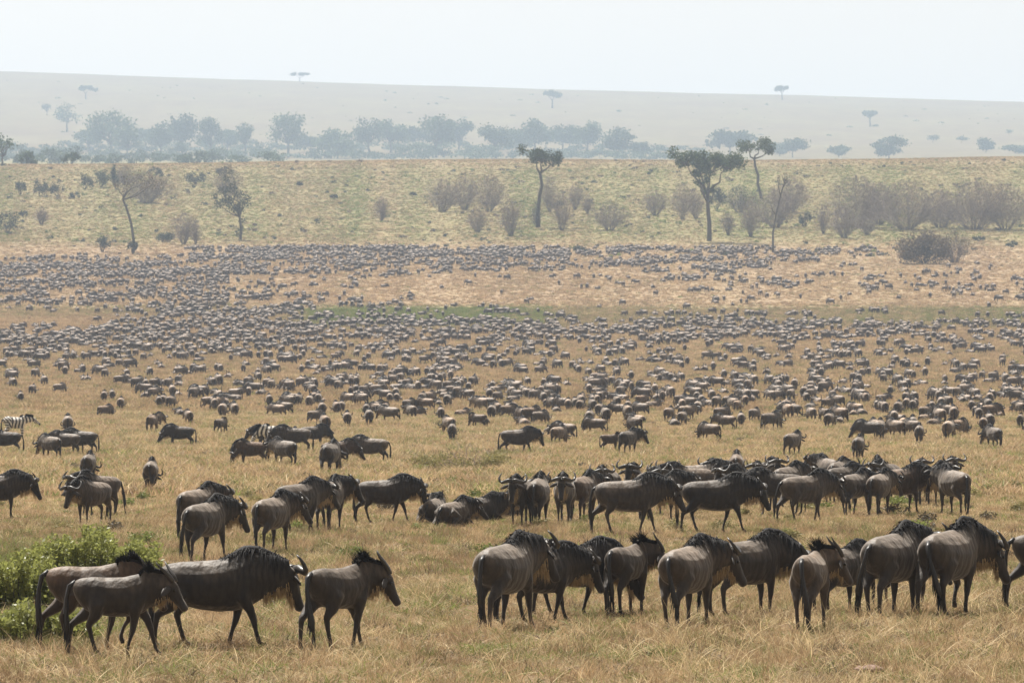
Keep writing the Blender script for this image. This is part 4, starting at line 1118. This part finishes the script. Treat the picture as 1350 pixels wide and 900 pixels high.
SECOND = [
    # left
    (A, 272, 736, 65, 'walk2', (8, -30), (-66, -14), 1.0, GRY, 'wildebeest walking right behind the big maned one, nearer of two at left'),
    (A, 262, 708, 62, 'stand', (8, -24), (-60, -18), .98, PAL, 'pale backed wildebeest partly hidden behind the nearer of two at left'),
    (A, 360, 724, 68, 'stand2', (8, -26), (-60, -20), .98, PAL, 'wildebeest standing rump first in front of two dark ones, left of centre'),
    (A, 396, 700, 50, 'walk', (6, -6), (-58, -8), 1.0, GRY, 'wildebeest with raised head behind the one standing rump first'),
    (A, 436, 696, 76, 'stand', (14, -40), (-62, -30), 1.0, DRK, 'dark wildebeest with wide horns turning towards the camera, right of a pair'),
    (A, 510, 686, 0, 'walk', (2, 0), (-76, 0), .93, DRK, 'lone wildebeest walking right in profile in the open, with a dark mane'),
    (A, 574, 686, 75, 'stand', (20, 40), (-55, 20), .92, PAL, 'wildebeest lying rump towards the camera with horns up, left of the resting pair'),
    (A, 600, 690, 62, 'stand', (10, -20), (-50, -20), .88, PAL, 'pale wildebeest lying in front of the resting dark ones'),
    (A, 634, 684, 30, 'stand', (20, -10), (-30, -10), .9, DRK, 'dark wildebeest lying with its head stretched up, beside the resting pale one'),
    (A, 668, 678, 66, 'stand', (14, -14), (-35, -10), .9, DRK, 'dark wildebeest resting at the left foot of the standing crowd'),
    (A, 120, 688, 238, 'stand', (0, 0), (-66, 0), .92, PAL, 'pale backed wildebeest coming forward with its head low, nearer of a left hand pair'),
    (A, 128, 677, 222, 'stand2', (12, 0), (-60, 0), .92, PAL, 'pale backed wildebeest coming forward with raised head, farther of a left hand pair'),
    (A, 117, 634, 84, 'stand', (-40, 0), (-75, 0), .9, PAL, 'wildebeest grazing tail on, right above the left hand pair'),
    (A, 199, 646, 88, 'stand2', (-40, 0), (-75, 0), .88, PAL, 'wildebeest grazing tail on, alone on open grass at left'),
    (A, -2, 680, 12, 'stand', (4, -8), (-66, -10), .95, DRK, 'dark wildebeest cut by the left edge with horns facing right'),
    # right hand crowd, front line
    (A, 688, 690, 250, 'stand', (16, 10), (-64, 0), .96, DRK, 'dark wildebeest facing the camera with curved horns at the left end of the crowd'),
    (A, 710, 690, 82, 'stand2', (4, 20), (-60, 0), 1.0, PAL, 'pale rumped wildebeest standing tail on at the left end of the crowd'),
    (A, 744, 686, 265, 'stand', (14, 0), (-64, 0), .98, DRK, 'dark wildebeest facing the camera, second pair of horns from the left in the crowd'),
    (A, 770, 684, 70, 'stand', (4, -20), (-60, 0), 1.0, BRN, 'brownish wildebeest tail on beside the big one in profile'),
    (A, 832, 701, 12, 'walk', (0, -4), (-64, -4), 1.08, GRY, 'biggest wildebeest of the crowd, standing in profile at its front left'),
    (A, 946, 699, 10, 'walk2', (2, -6), (-66, 0), 1.06, DRK, 'dark wildebeest with a brown back in profile at the front middle of the crowd'),
    (A, 1063, 686, 38, 'walk', (0, -6), (-64, 0), 1.02, GRY, 'wildebeest stepping right in profile at the front right of the crowd'),
    (A, 1128, 676, 60, 'walk2', (4, -20), (-62, -10), .95, GRY, 'slender wildebeest seen from behind, left one of a close pair at right of the crowd'),
    (A, 1160, 676, 70, 'stand', (4, -20), (-62, -10), .95, PAL, 'pale rumped wildebeest, right one of a close pair at right of the crowd'),
    (A, 1188, 674, 22, 'stand2', (6, 8), (-60, 0), 1.04, BRN, 'brown wildebeest in profile near the right end of the crowd'),
    (A, 1256, 676, 112, 'stand', (8, 10), (-60, 0), 1.04, PAL, 'wildebeest with its long tail to the right closing the crowd at its right end'),
    # crowd, behind
    (A, 800, 672, 250, 'stand', (18, 20), (-60, 10), .98, DRK, 'wildebeest behind the biggest one, only its upright horns and back showing'),
    (A, 836, 670, 268, 'stand', (22, -14), (-60, 0), 1.02, DRK, 'wildebeest with wide curved horns facing the camera over the biggest one'),
    (A, 858, 676, 290, 'stand', (20, -10), (-60, 0), 1.0, DRK, 'horned wildebeest peering over the front of the biggest one'),
    (A, 875, 684, 40, 'stand', (8, -20), (-60, -10), 1.0, GRY, 'wildebeest squeezed between the two big profiles at the front of the crowd'),
    (A, 886, 664, 255, 'stand', (20, 10), (-62, 0), .98, GRY, 'wildebeest facing the camera, left of the row of heads in mid crowd'),
    (A, 906, 668, 200, 'stand2', (14, 10), (-60, 10), 1.0, PAL, 'pale backed wildebeest facing left behind the brown backed profile'),
    (A, 926, 662, 10, 'stand', (14, -20), (-56, -10), 1.0, PAL, 'pale backed wildebeest facing right in the middle of the crowd'),
    (A, 948, 660, 240, 'stand', (18, 20), (-60, 10), 1.0, GRY, 'wildebeest facing the camera under the brown rump in mid crowd'),
    (A, 971, 640, 86, 'stand', (-30, 0), (-72, 0), 1.0, BRN, 'brown wildebeest tail on, standing highest behind the crowd'),
    (A, 985, 672, 215, 'stand', (16, 0), (-60, 0), 1.0, DRK, 'dark wildebeest facing left in the gap right of the brown backed profile'),
    (A, 1000, 664, 262, 'stand', (20, 0), (-62, 0), 1.0, PAL, 'pale wildebeest whose horned head faces the camera right of the brown rump'),
    (A, 1012, 658, 285, 'stand', (20, 0), (-62, 0), 1.02, GRY, 'rearmost horned head facing the camera right of the brown rump'),
    (A, 1022, 676, 190, 'stand', (-6, 0), (-66, 0), .96, DRK, 'dark wildebeest bending its head left in the middle of the crowd'),
    (A, 1040, 666, 60, 'stand', (8, -20), (-60, 0), 1.0, PAL, 'striped flanked wildebeest tail on just behind the stepping one'),
    (A, 1090, 646, 110, 'stand', (16, 40), (-58, 10), .95, PAL, 'pale wildebeest turning its horns left above the stepping one'),
    (A, 1106, 652, 70, 'stand', (8, -10), (-60, 0), .95, PAL, 'pale backed wildebeest standing next to the one turning its horns left'),
    (A, 1112, 662, 50, 'stand', (4, -10), (-62, 0), .95, DRK, 'dark wildebeest lost in shade between the stepping one and the close pair'),
    (A, 1156, 648, 84, 'stand', (-10, 0), (-66, 0), .95, PAL, 'pale rumped wildebeest tail on behind the close pair'),
    (A, 1168, 656, 240, 'stand', (14, 0), (-60, 0), .95, DRK, 'dark horned wildebeest facing the camera over the close pair'),
    (A, 1216, 658, 265, 'stand', (22, 0), (-62, 0), 1.0, GRY, 'wildebeest with tall horns facing the camera behind the brown profile'),
    (A, 1252, 654, 275, 'stand', (22, 0), (-62, 0), 1.0, GRY, 'wildebeest with wide horns facing the camera at the right rear of the crowd'),
    (A, 1232, 664, 60, 'stand', (10, -10), (-60, 0), .98, DRK, 'wildebeest half hidden between the brown profile and the right end of the crowd'),
    # loose animals beyond
    (A, 236, 588, 184, 'stand2', (-24, 0), (-60, 0), 1.0, DRK, 'dark wildebeest grazing left in profile on the open plain at left'),
    (A, 66, 604, 130, 'stand', (-20, 0), (-66, 0), .95, PAL, 'left one of three wildebeest standing close beyond the left pair'),
    (A, 86, 599, 160, 'stand', (0, 0), (-66, 0), .95, GRY, 'middle one of three wildebeest standing close beyond the left pair'),
    (A, 106, 598, 165, 'stand2', (2, 10), (-66, 0), 1.02, GRY, 'right one of three wildebeest standing close beyond the left pair'),
    (A, 6, 598, 175, 'stand', (-16, 0), (-60, 0), 1.0, DRK, 'dark wildebeest grazing left, cut by the left edge under the zebra'),
    (A, 330, 612, 200, 'stand', (-40, 0), (-70, 0), .9, BRN, 'brown wildebeest grazing head down left of the striped flank'),
    (A, 374, 614, 130, 'stand', (0, 0), (-60, 0), .98, GRY, 'grey wildebeest walking away in front of the second zebra'),
    (A, 386, 596, 180, 'stand', (-4, 0), (-62, 0), 1.1, DRK, 'large black wildebeest facing left in a dark knot at left of centre'),
    (A, 352, 590, 190, 'stand2', (0, 0), (-62, 0), 1.0, DRK, 'black wildebeest at the left of the dark knot at left of centre'),
    (A, 414, 588, 20, 'stand', (-20, 0), (-62, 0), 1.0, GRY, 'grey wildebeest at the right of the dark knot, facing right'),
    (A, 436, 626, 76, 'stand', (-22, 0), (-60, 0), 1.12, DRK, 'dark broad wildebeest grazing left below the dark knot'),
    (A, 448, 612, 10, 'stand', (-20, 0), (-60, 0), .9, BRN, 'brown backed wildebeest behind the dark broad grazing one'),
    (A, 488, 610, 170, 'stand2', (-4, 0), (-62, 0), .98, PAL, 'pale flanked wildebeest facing left with a dark mane, right of the dark broad grazing one'),
    (A, 684, 598, 3, 'walk2', (0, 0), (-74, 0), 1.08, DRK, 'dark wildebeest in profile facing right, alone above the crowd'),
    (A, 596, 580, 88, 'stand', (-36, 0), (-70, 0), .9, PAL, 'wildebeest tail on, alone at the edge of the mass near the centre'),
    (Yg, 806, 594, 20, 'stand', (16, 0), (-50, 0), .85, BRN, 'reddish young wildebeest standing close to its horned mother'),
    (A, 829, 598, 62, 'stand', (8, -44), (-64, 0), 1.04, DRK, 'horned mother wildebeest facing the camera next to a reddish young one'),
    (A, 1046, 600, 60, 'stand', (-6, 20), (-62, 10), .98, PAL, 'wildebeest seen from behind with a dark calf shape at its left, above the crowd'),
    (A, 1132, 606, 78, 'stand', (-30, 0), (-70, 0), .96, PAL, 'wildebeest tail on, alone above the right of the crowd'),
    (A, 1145, 580, 160, 'stand', (-26, 0), (-60, 0), 1.0, GRY, 'dark maned wildebeest lowering its head left, above the lone tail on one'),
    (A, 1212, 584, 82, 'stand2', (-30, 0), (-70, 0), .95, PAL, 'wildebeest tail on at the lower edge of the right hand mass'),
    (A, 1310, 590, 110, 'stand', (-20, 20), (-66, 0), 1.0, GRY, 'wildebeest seen from behind, low on the right with its horn to the left'),
]
LYING = {574, 600, 634, 668}
NEAR = [(s[0], s[1], s[2] + 5, *s[3:7], s[7] * (1.08 if s[0] == 'young' else 1.06), *s[8:]) for s in NEAR]
SECOND = [(s[0], s[1], s[2] + 3, *s[3:7], s[7] * 1.04, *s[8:]) for s in SECOND]
# animals are placed by where they stand, so the spec rows become ground points
specs = [(s, .021, 1.0) for s in NEAR] + [(s, .03, .55 if s[2] > 640 else .35) for s in SECOND]
beasts = [Beast(s[0], s[4], s[5], s[6], lie=(s[1] in LYING and 675 < s[2] < 695)) for s, _, _ in specs]
skins = remesh_all([(b.shells(14 if v < .025 else 12), v, 6 if v < .025 else 4) for b, (s, v, d) in zip(beasts, specs)])
for b, sk, (s, v, dens) in zip(beasts, skins, specs):
    o = beast_object(b, sk, 'wildebeest', dens, swing=rng.normal() * .12)
    x, y, z = spot(s[1], s[2])
    o.location = (x, y, z - .01); o.rotation_euler = (0, 0, R(s[3])); o.scale = (s[7],) * 3
    j = .9 + .2 * rng.random(); o.color = (s[8][0] * j, s[8][1] * j, s[8][2] * j, 1)
    tag(o, s[9], 'wildebeest', 'wildebeest of the near group' if s[2] > 770 else 'wildebeest beyond the near group')

zb = [Beast('zebra', 'stand', (4, 0), (-40, 0)), Beast('zebra', 'stand2', (-30, 0), (-60, 0))]
for b, sk, (px, row, h, lab) in zip(zb, remesh_all([(b.shells(12), .02, 3) for b in zb]),
        [(22, 580, 4, 'striped zebra in profile facing right at the left edge of the plain'), (360, 597, 190, 'zebra half hidden among black wildebeest, only its striped back showing')]):
    o = beast_object(b, sk, 'zebra', .5)
    x, y, z = spot(px, row); o.location = (x, y, z - .01); o.rotation_euler = (0, 0, R(h)); o.scale = (1.16,) * 3
    tag(o, lab, 'zebra')

# ------------------------------------------------------------------ the massed herd
GRID = """000005899898898575585552 1000
555548887777777565664420010
999988855555544124662211231
777787222211111223433322332
666667432211111211333323343
656667643321110001222121122
344687654542221110110100101
001489975554443223444432123
346899988899998778999977656
899999988898888778888777667
999999887655655455433454444
887766665667655465455565534
443333455656654354554655323
334345455655543445453554345
323455566666644566556555466
232454566767666676566665355
224254455666676666776765466
223245355554667765666667767
020133353453465664365466776
010122233223343332234345444
000001121112112211223122322""".replace(' ', '').split()
GRID = [(g + '0' * 27)[:27] for g in GRID]
taken = [(o.location.x, o.location.y) for o in bpy.data.objects if o.get('category') in ('wildebeest', 'zebra')]
cells = {}
def free(x, y, d):
    i, j = int(x // 3), int(y // 3)
    for a in (-1, 0, 1):
        for b in (-1, 0, 1):
            for (u, v) in cells.get((i + a, j + b), ()):
                if (u - x) ** 2 + ((v - y) * .75) ** 2 < d * d: return False
    return True
for t in taken: cells.setdefault((int(t[0] // 3), int(t[1] // 3)), []).append(t)
HERD = []
for ri, line in enumerate(GRID):
    r0 = 326 + 12.5 * ri
    for ci in range(-6, 33):
        d = int(line[min(26, max(0, ci))])
        if not d: continue
        s = pxscale(spot(50 * ci + 25, r0 + 6)[1])
        want = (d / 9) ** 1.7 * 50 * 12.5 / ((.38 if r0 < 520 else .32) * s * s)
        n = int(want) + (rng.random() < want % 1)
        got = tries = 0
        dmin = 1.0 if d > 6 else .95
        cx = [(rng.random(), rng.random()) for _ in range(max(1, n // 4))]     # little gatherings within a sparse cell
        while got < n and tries < n * 22:
            tries += 1
            if d < 7 and rng.random() < .8:
                c = cx[rng.integers(len(cx))]; u = c[0] + rng.normal() * .2; v = c[1] + rng.normal() * .11
            else: u, v = rng.random(), rng.random()
            px = 50 * (ci + u); row = r0 + 12.5 * v
            if row < 328 or row > 592: continue
            x, y, z = spot(px, row)
            if float(waves(np.array(px * .55), np.array(row * 3.4), 58.0, 19)) < -.10 and rng.random() < .88: continue
            if not free(x, y, dmin): continue
            cells.setdefault((int(x // 3), int(y // 3)), []).append((x, y))
            h = int(noise2(np.array(x), np.array(y), 14.0, 2) * 4 + rng.normal() * 1.1) % 4 if rng.random() < .6 else 0
            HERD.append((y, x, z, h)); got += 1
HERD.sort()
HEAD = [90, 52, 132, 92]
POSES = [('stand', (-40, 0), (-74, 0)), ('stand2', (-34, 10), (-70, 0)), ('walk', (-2, 0), (-66, 0)), ('stand', (4, 15), (-62, 0)), ('walk2', (-10, -10), (-66, 0)), ('stand2', (-46, 0), (-72, 0))]
pb = [Beast('adult', *p) for p in POSES] + [Beast('young', 'stand', (-34, 0), (-70, 0)), Beast('adult', 'stand', (12, 20), (-50, 10), True), Beast('adult', 'stand', (-6, 0), (-40, 0), True)]
psk = remesh_all([(b.shells(10), .045, 2) for b in pb])
mids = [beast_joined(b, sk, 'wildebeest_small', .22, 6, 2.1) for b, sk in zip(pb, psk)]  # backs painted paler, standing in for sun on them
NIND = 296 - len(specs)
WHERE = [(90, 'at far left'), (300, 'left of the dark knot'), (470, 'at left of centre'), (620, 'above the twiggy scrub bush'), (780, 'above the lone dark profile'), (900, 'above the horned mother and her young'), (1060, 'above the middle of the crowd'), (1200, 'above the right part of the crowd'), (9999, 'near the right edge')]
FACE = {0: 'tail on', 1: 'facing right', 2: 'facing left', 3: 'turned half away'}
inside = [a for a in HERD if -12 < 675 + a[1] / a[0] * FPX < 1362][:NIND]      # the nearest ones in view
for i, (y, x, z, h) in enumerate(inside):
    lone = rng.random()
    o = link('wildebeest', mids[rng.choice(9, p=[.2, .17, .1, .08, .09, .14, .06, .06, .10])])
    ang = HEAD[h] + rng.normal() * (14 if h != 3 else 40)
    hc = h if h != 3 else 3
    a = (ang + 360) % 360
    hc = 0 if 65 < a < 115 else 3 if 25 < a < 155 else 1 if (a <= 25 or a > 300) else 2
    o.location = (x, y, z - .02); o.rotation_euler = (0, 0, R(ang)); s = .88 + .2 * rng.random(); o.scale = (s, s * 1.15, s)
    j = .7 + .55 * rng.random(); w = rng.random() * .2; o.color = (j * (1 + w), j, j * (1 - w), 1)
    px = 675 + x / y * FPX; w = next(b for a_, b in WHERE if px < a_)
    r = 450 - FPX * z / y
    band = 'front of the herd' if r > 548 else 'deeper in the herd'
    tag(o, f'wildebeest {FACE[hc]}, {w}, {band}', 'wildebeest', f'wildebeest {FACE[hc]}, {w}, {band}')

chosen = set(inside); far = [a for a in HERD if a not in chosen]
lods = []
for i, b in enumerate(pb):
    me = beast_joined(b, None, 'wildebeest_far', .05, 4) if False else None
    a_ = Acc()
    for V, F in b.shells(7): a_.add(V, F, 0)
    for hm in b.horns(4): a_.add(*hm, 1)
    tl = b.topline(10); cr = [(p - u_ * .02, l_, u_, .06, .09, .03, .2) for p, l_, u_ in tl]
    a_.add(*loft(cr, 6), 2); x_, z_ = b.k['tail']; a_.add(*tube([(x_, 0, z_), (x_ - .1, 0, z_ - .3), (x_ - .08, 0, z_ - .75)], [.03, .03, .04], 4), 2)
    V = a_.verts()
    lods.append(bpy.data.objects.new('wildebeest_far_' + 'abcdefghi'[i], mesh_np('wildebeest_far', V, a_.F, [COAT, HORN, MANE], a_.M, attrs={'coat': b.coat(V, i, 2.4)})))  # far backs painted paler still, as sunlit tops
P = np.array([(x, y, z - .02) for y, x, z, h in far]); n = len(far)
ang = np.array([R(HEAD[h] + rng.normal() * (16 if h != 3 else 45)) for *_, h in far])
s = .92 + .24 * rng.random(n)
hd = scatter('wildebeest_herd', srt(lods), P, np.stack([np.zeros(n), np.zeros(n), ang], 1), np.stack([s, s * 1.15, s], 1), rng.choice(9, n, p=[.13, .12, .08, .08, .07, .1, .06, .16, .2]))
hd.color = (1.02, .98, .95, 1)
tag(hd, 'massed herd of grazing wildebeest spread over the plain to the foot of the slope', 'herd')
print('HERD', len(HERD), 'individuals', NIND + len(specs))

# ------------------------------------------------------------------ air, light, camera
SUN_EL, SUN_AZ = 60, 28        # degrees; azimuth from straight ahead (+y) towards the left (-x)
def build_haze():
    x, y0, y1, z0, z1 = 4200, -170, 12700, -10, 462
    V = [(-x, y0, z0), (x, y0, z0), (x, y1, z0), (-x, y1, z0), (-x, y0, z1), (x, y0, z1), (x, y1, z1), (-x, y1, z1)]
    F = [(0, 3, 2, 1), (4, 5, 6, 7), (0, 1, 5, 4), (1, 2, 6, 5), (2, 3, 7, 6), (3, 0, 4, 7)]
    m = bpy.data.materials.new('haze'); m.use_nodes = True; nt = m.node_tree
    nt.nodes.remove(nt.nodes['Principled BSDF'])
    v = nt.nodes.new('ShaderNodeVolumePrincipled')
    v.inputs['Color'].default_value = (.59, .742, .965, 1); v.inputs['Density'].default_value = .00012; v.inputs['Anisotropy'].default_value = .25
    nt.links.new(v.outputs[0], nt.nodes['Material Output'].inputs['Volume'])
    tag(link('haze', mesh_np('haze', V, F, [m], smooth=False)), kind='stuff')
build_haze()

w = bpy.data.worlds.new('World'); SC.world = w; w.use_nodes = True
nt = w.node_tree; bg = nt.nodes['Background']
sky = nt.nodes.new('ShaderNodeTexSky'); sky.sky_type = 'NISHITA'; sky.sun_disc = False
sky.sun_elevation = R(SUN_EL); sky.sun_rotation = R(-SUN_AZ); sky.dust_density = 4.5; sky.air_density = .5; sky.ozone_density = .6; sky.altitude = 1500
hs = nt.nodes.new('ShaderNodeHueSaturation'); hs.inputs['Saturation'].default_value = .06
nt.links.new(sky.outputs[0], hs.inputs['Color']); wm = nt.nodes.new('ShaderNodeMix'); wm.data_type = 'RGBA'; wm.blend_type = 'MULTIPLY'; wm.inputs['Factor'].default_value = 1; wm.inputs['B'].default_value = (1, .90, .775, 1)
nt.links.new(hs.outputs[0], wm.inputs['A']); nt.links.new(wm.outputs['Result'], bg.inputs['Color']); bg.inputs['Strength'].default_value = .106
l = bpy.data.lights.new('sun', 'SUN'); l.energy = 5.0; l.angle = R(.53); l.color = (1, .95, .87)
lo = bpy.data.objects.new('sun', l); COL.objects.link(lo)
from mathutils import Vector
sd = Vector((-sin(R(SUN_AZ)) * cos(R(SUN_EL)), cos(R(SUN_AZ)) * cos(R(SUN_EL)), sin(R(SUN_EL))))
lo.rotation_euler = sd.to_track_quat('Z', 'Y').to_euler(); lo.location = (0, 100, 500)

cam = bpy.data.cameras.new('camera'); cam.lens = 200; cam.sensor_width = 36; cam.clip_start = 1; cam.clip_end = 30000
cam.dof.use_dof = True; cam.dof.focus_distance = 100; cam.dof.aperture_fstop = 10
co = bpy.data.objects.new('camera', cam); COL.objects.link(co); co.location = (0, 0, 0); co.rotation_euler = (R(90), 0, 0)
SC.camera = co
SC.render.engine = 'CYCLES'
cy = SC.cycles
cy.use_denoising = True; cy.max_bounces = 6; cy.diffuse_bounces = 3; cy.glossy_bounces = 2; cy.transmission_bounces = 3; cy.volume_bounces = 1; cy.transparent_max_bounces = 8
try: cy.denoiser = 'OPENIMAGEDENOISE'
except Exception: pass
cy.sample_clamp_indirect = 6
vs = SC.view_settings; vs.view_transform = 'Standard'; vs.look = 'None'; vs.exposure = .74; vs.gamma = 1

for o in bpy.data.objects:
    if o.get('label') and not 4 <= len(o['label'].replace(',', '').split()) <= 16: print('LABEL', len(o['label'].split()), o['label'])
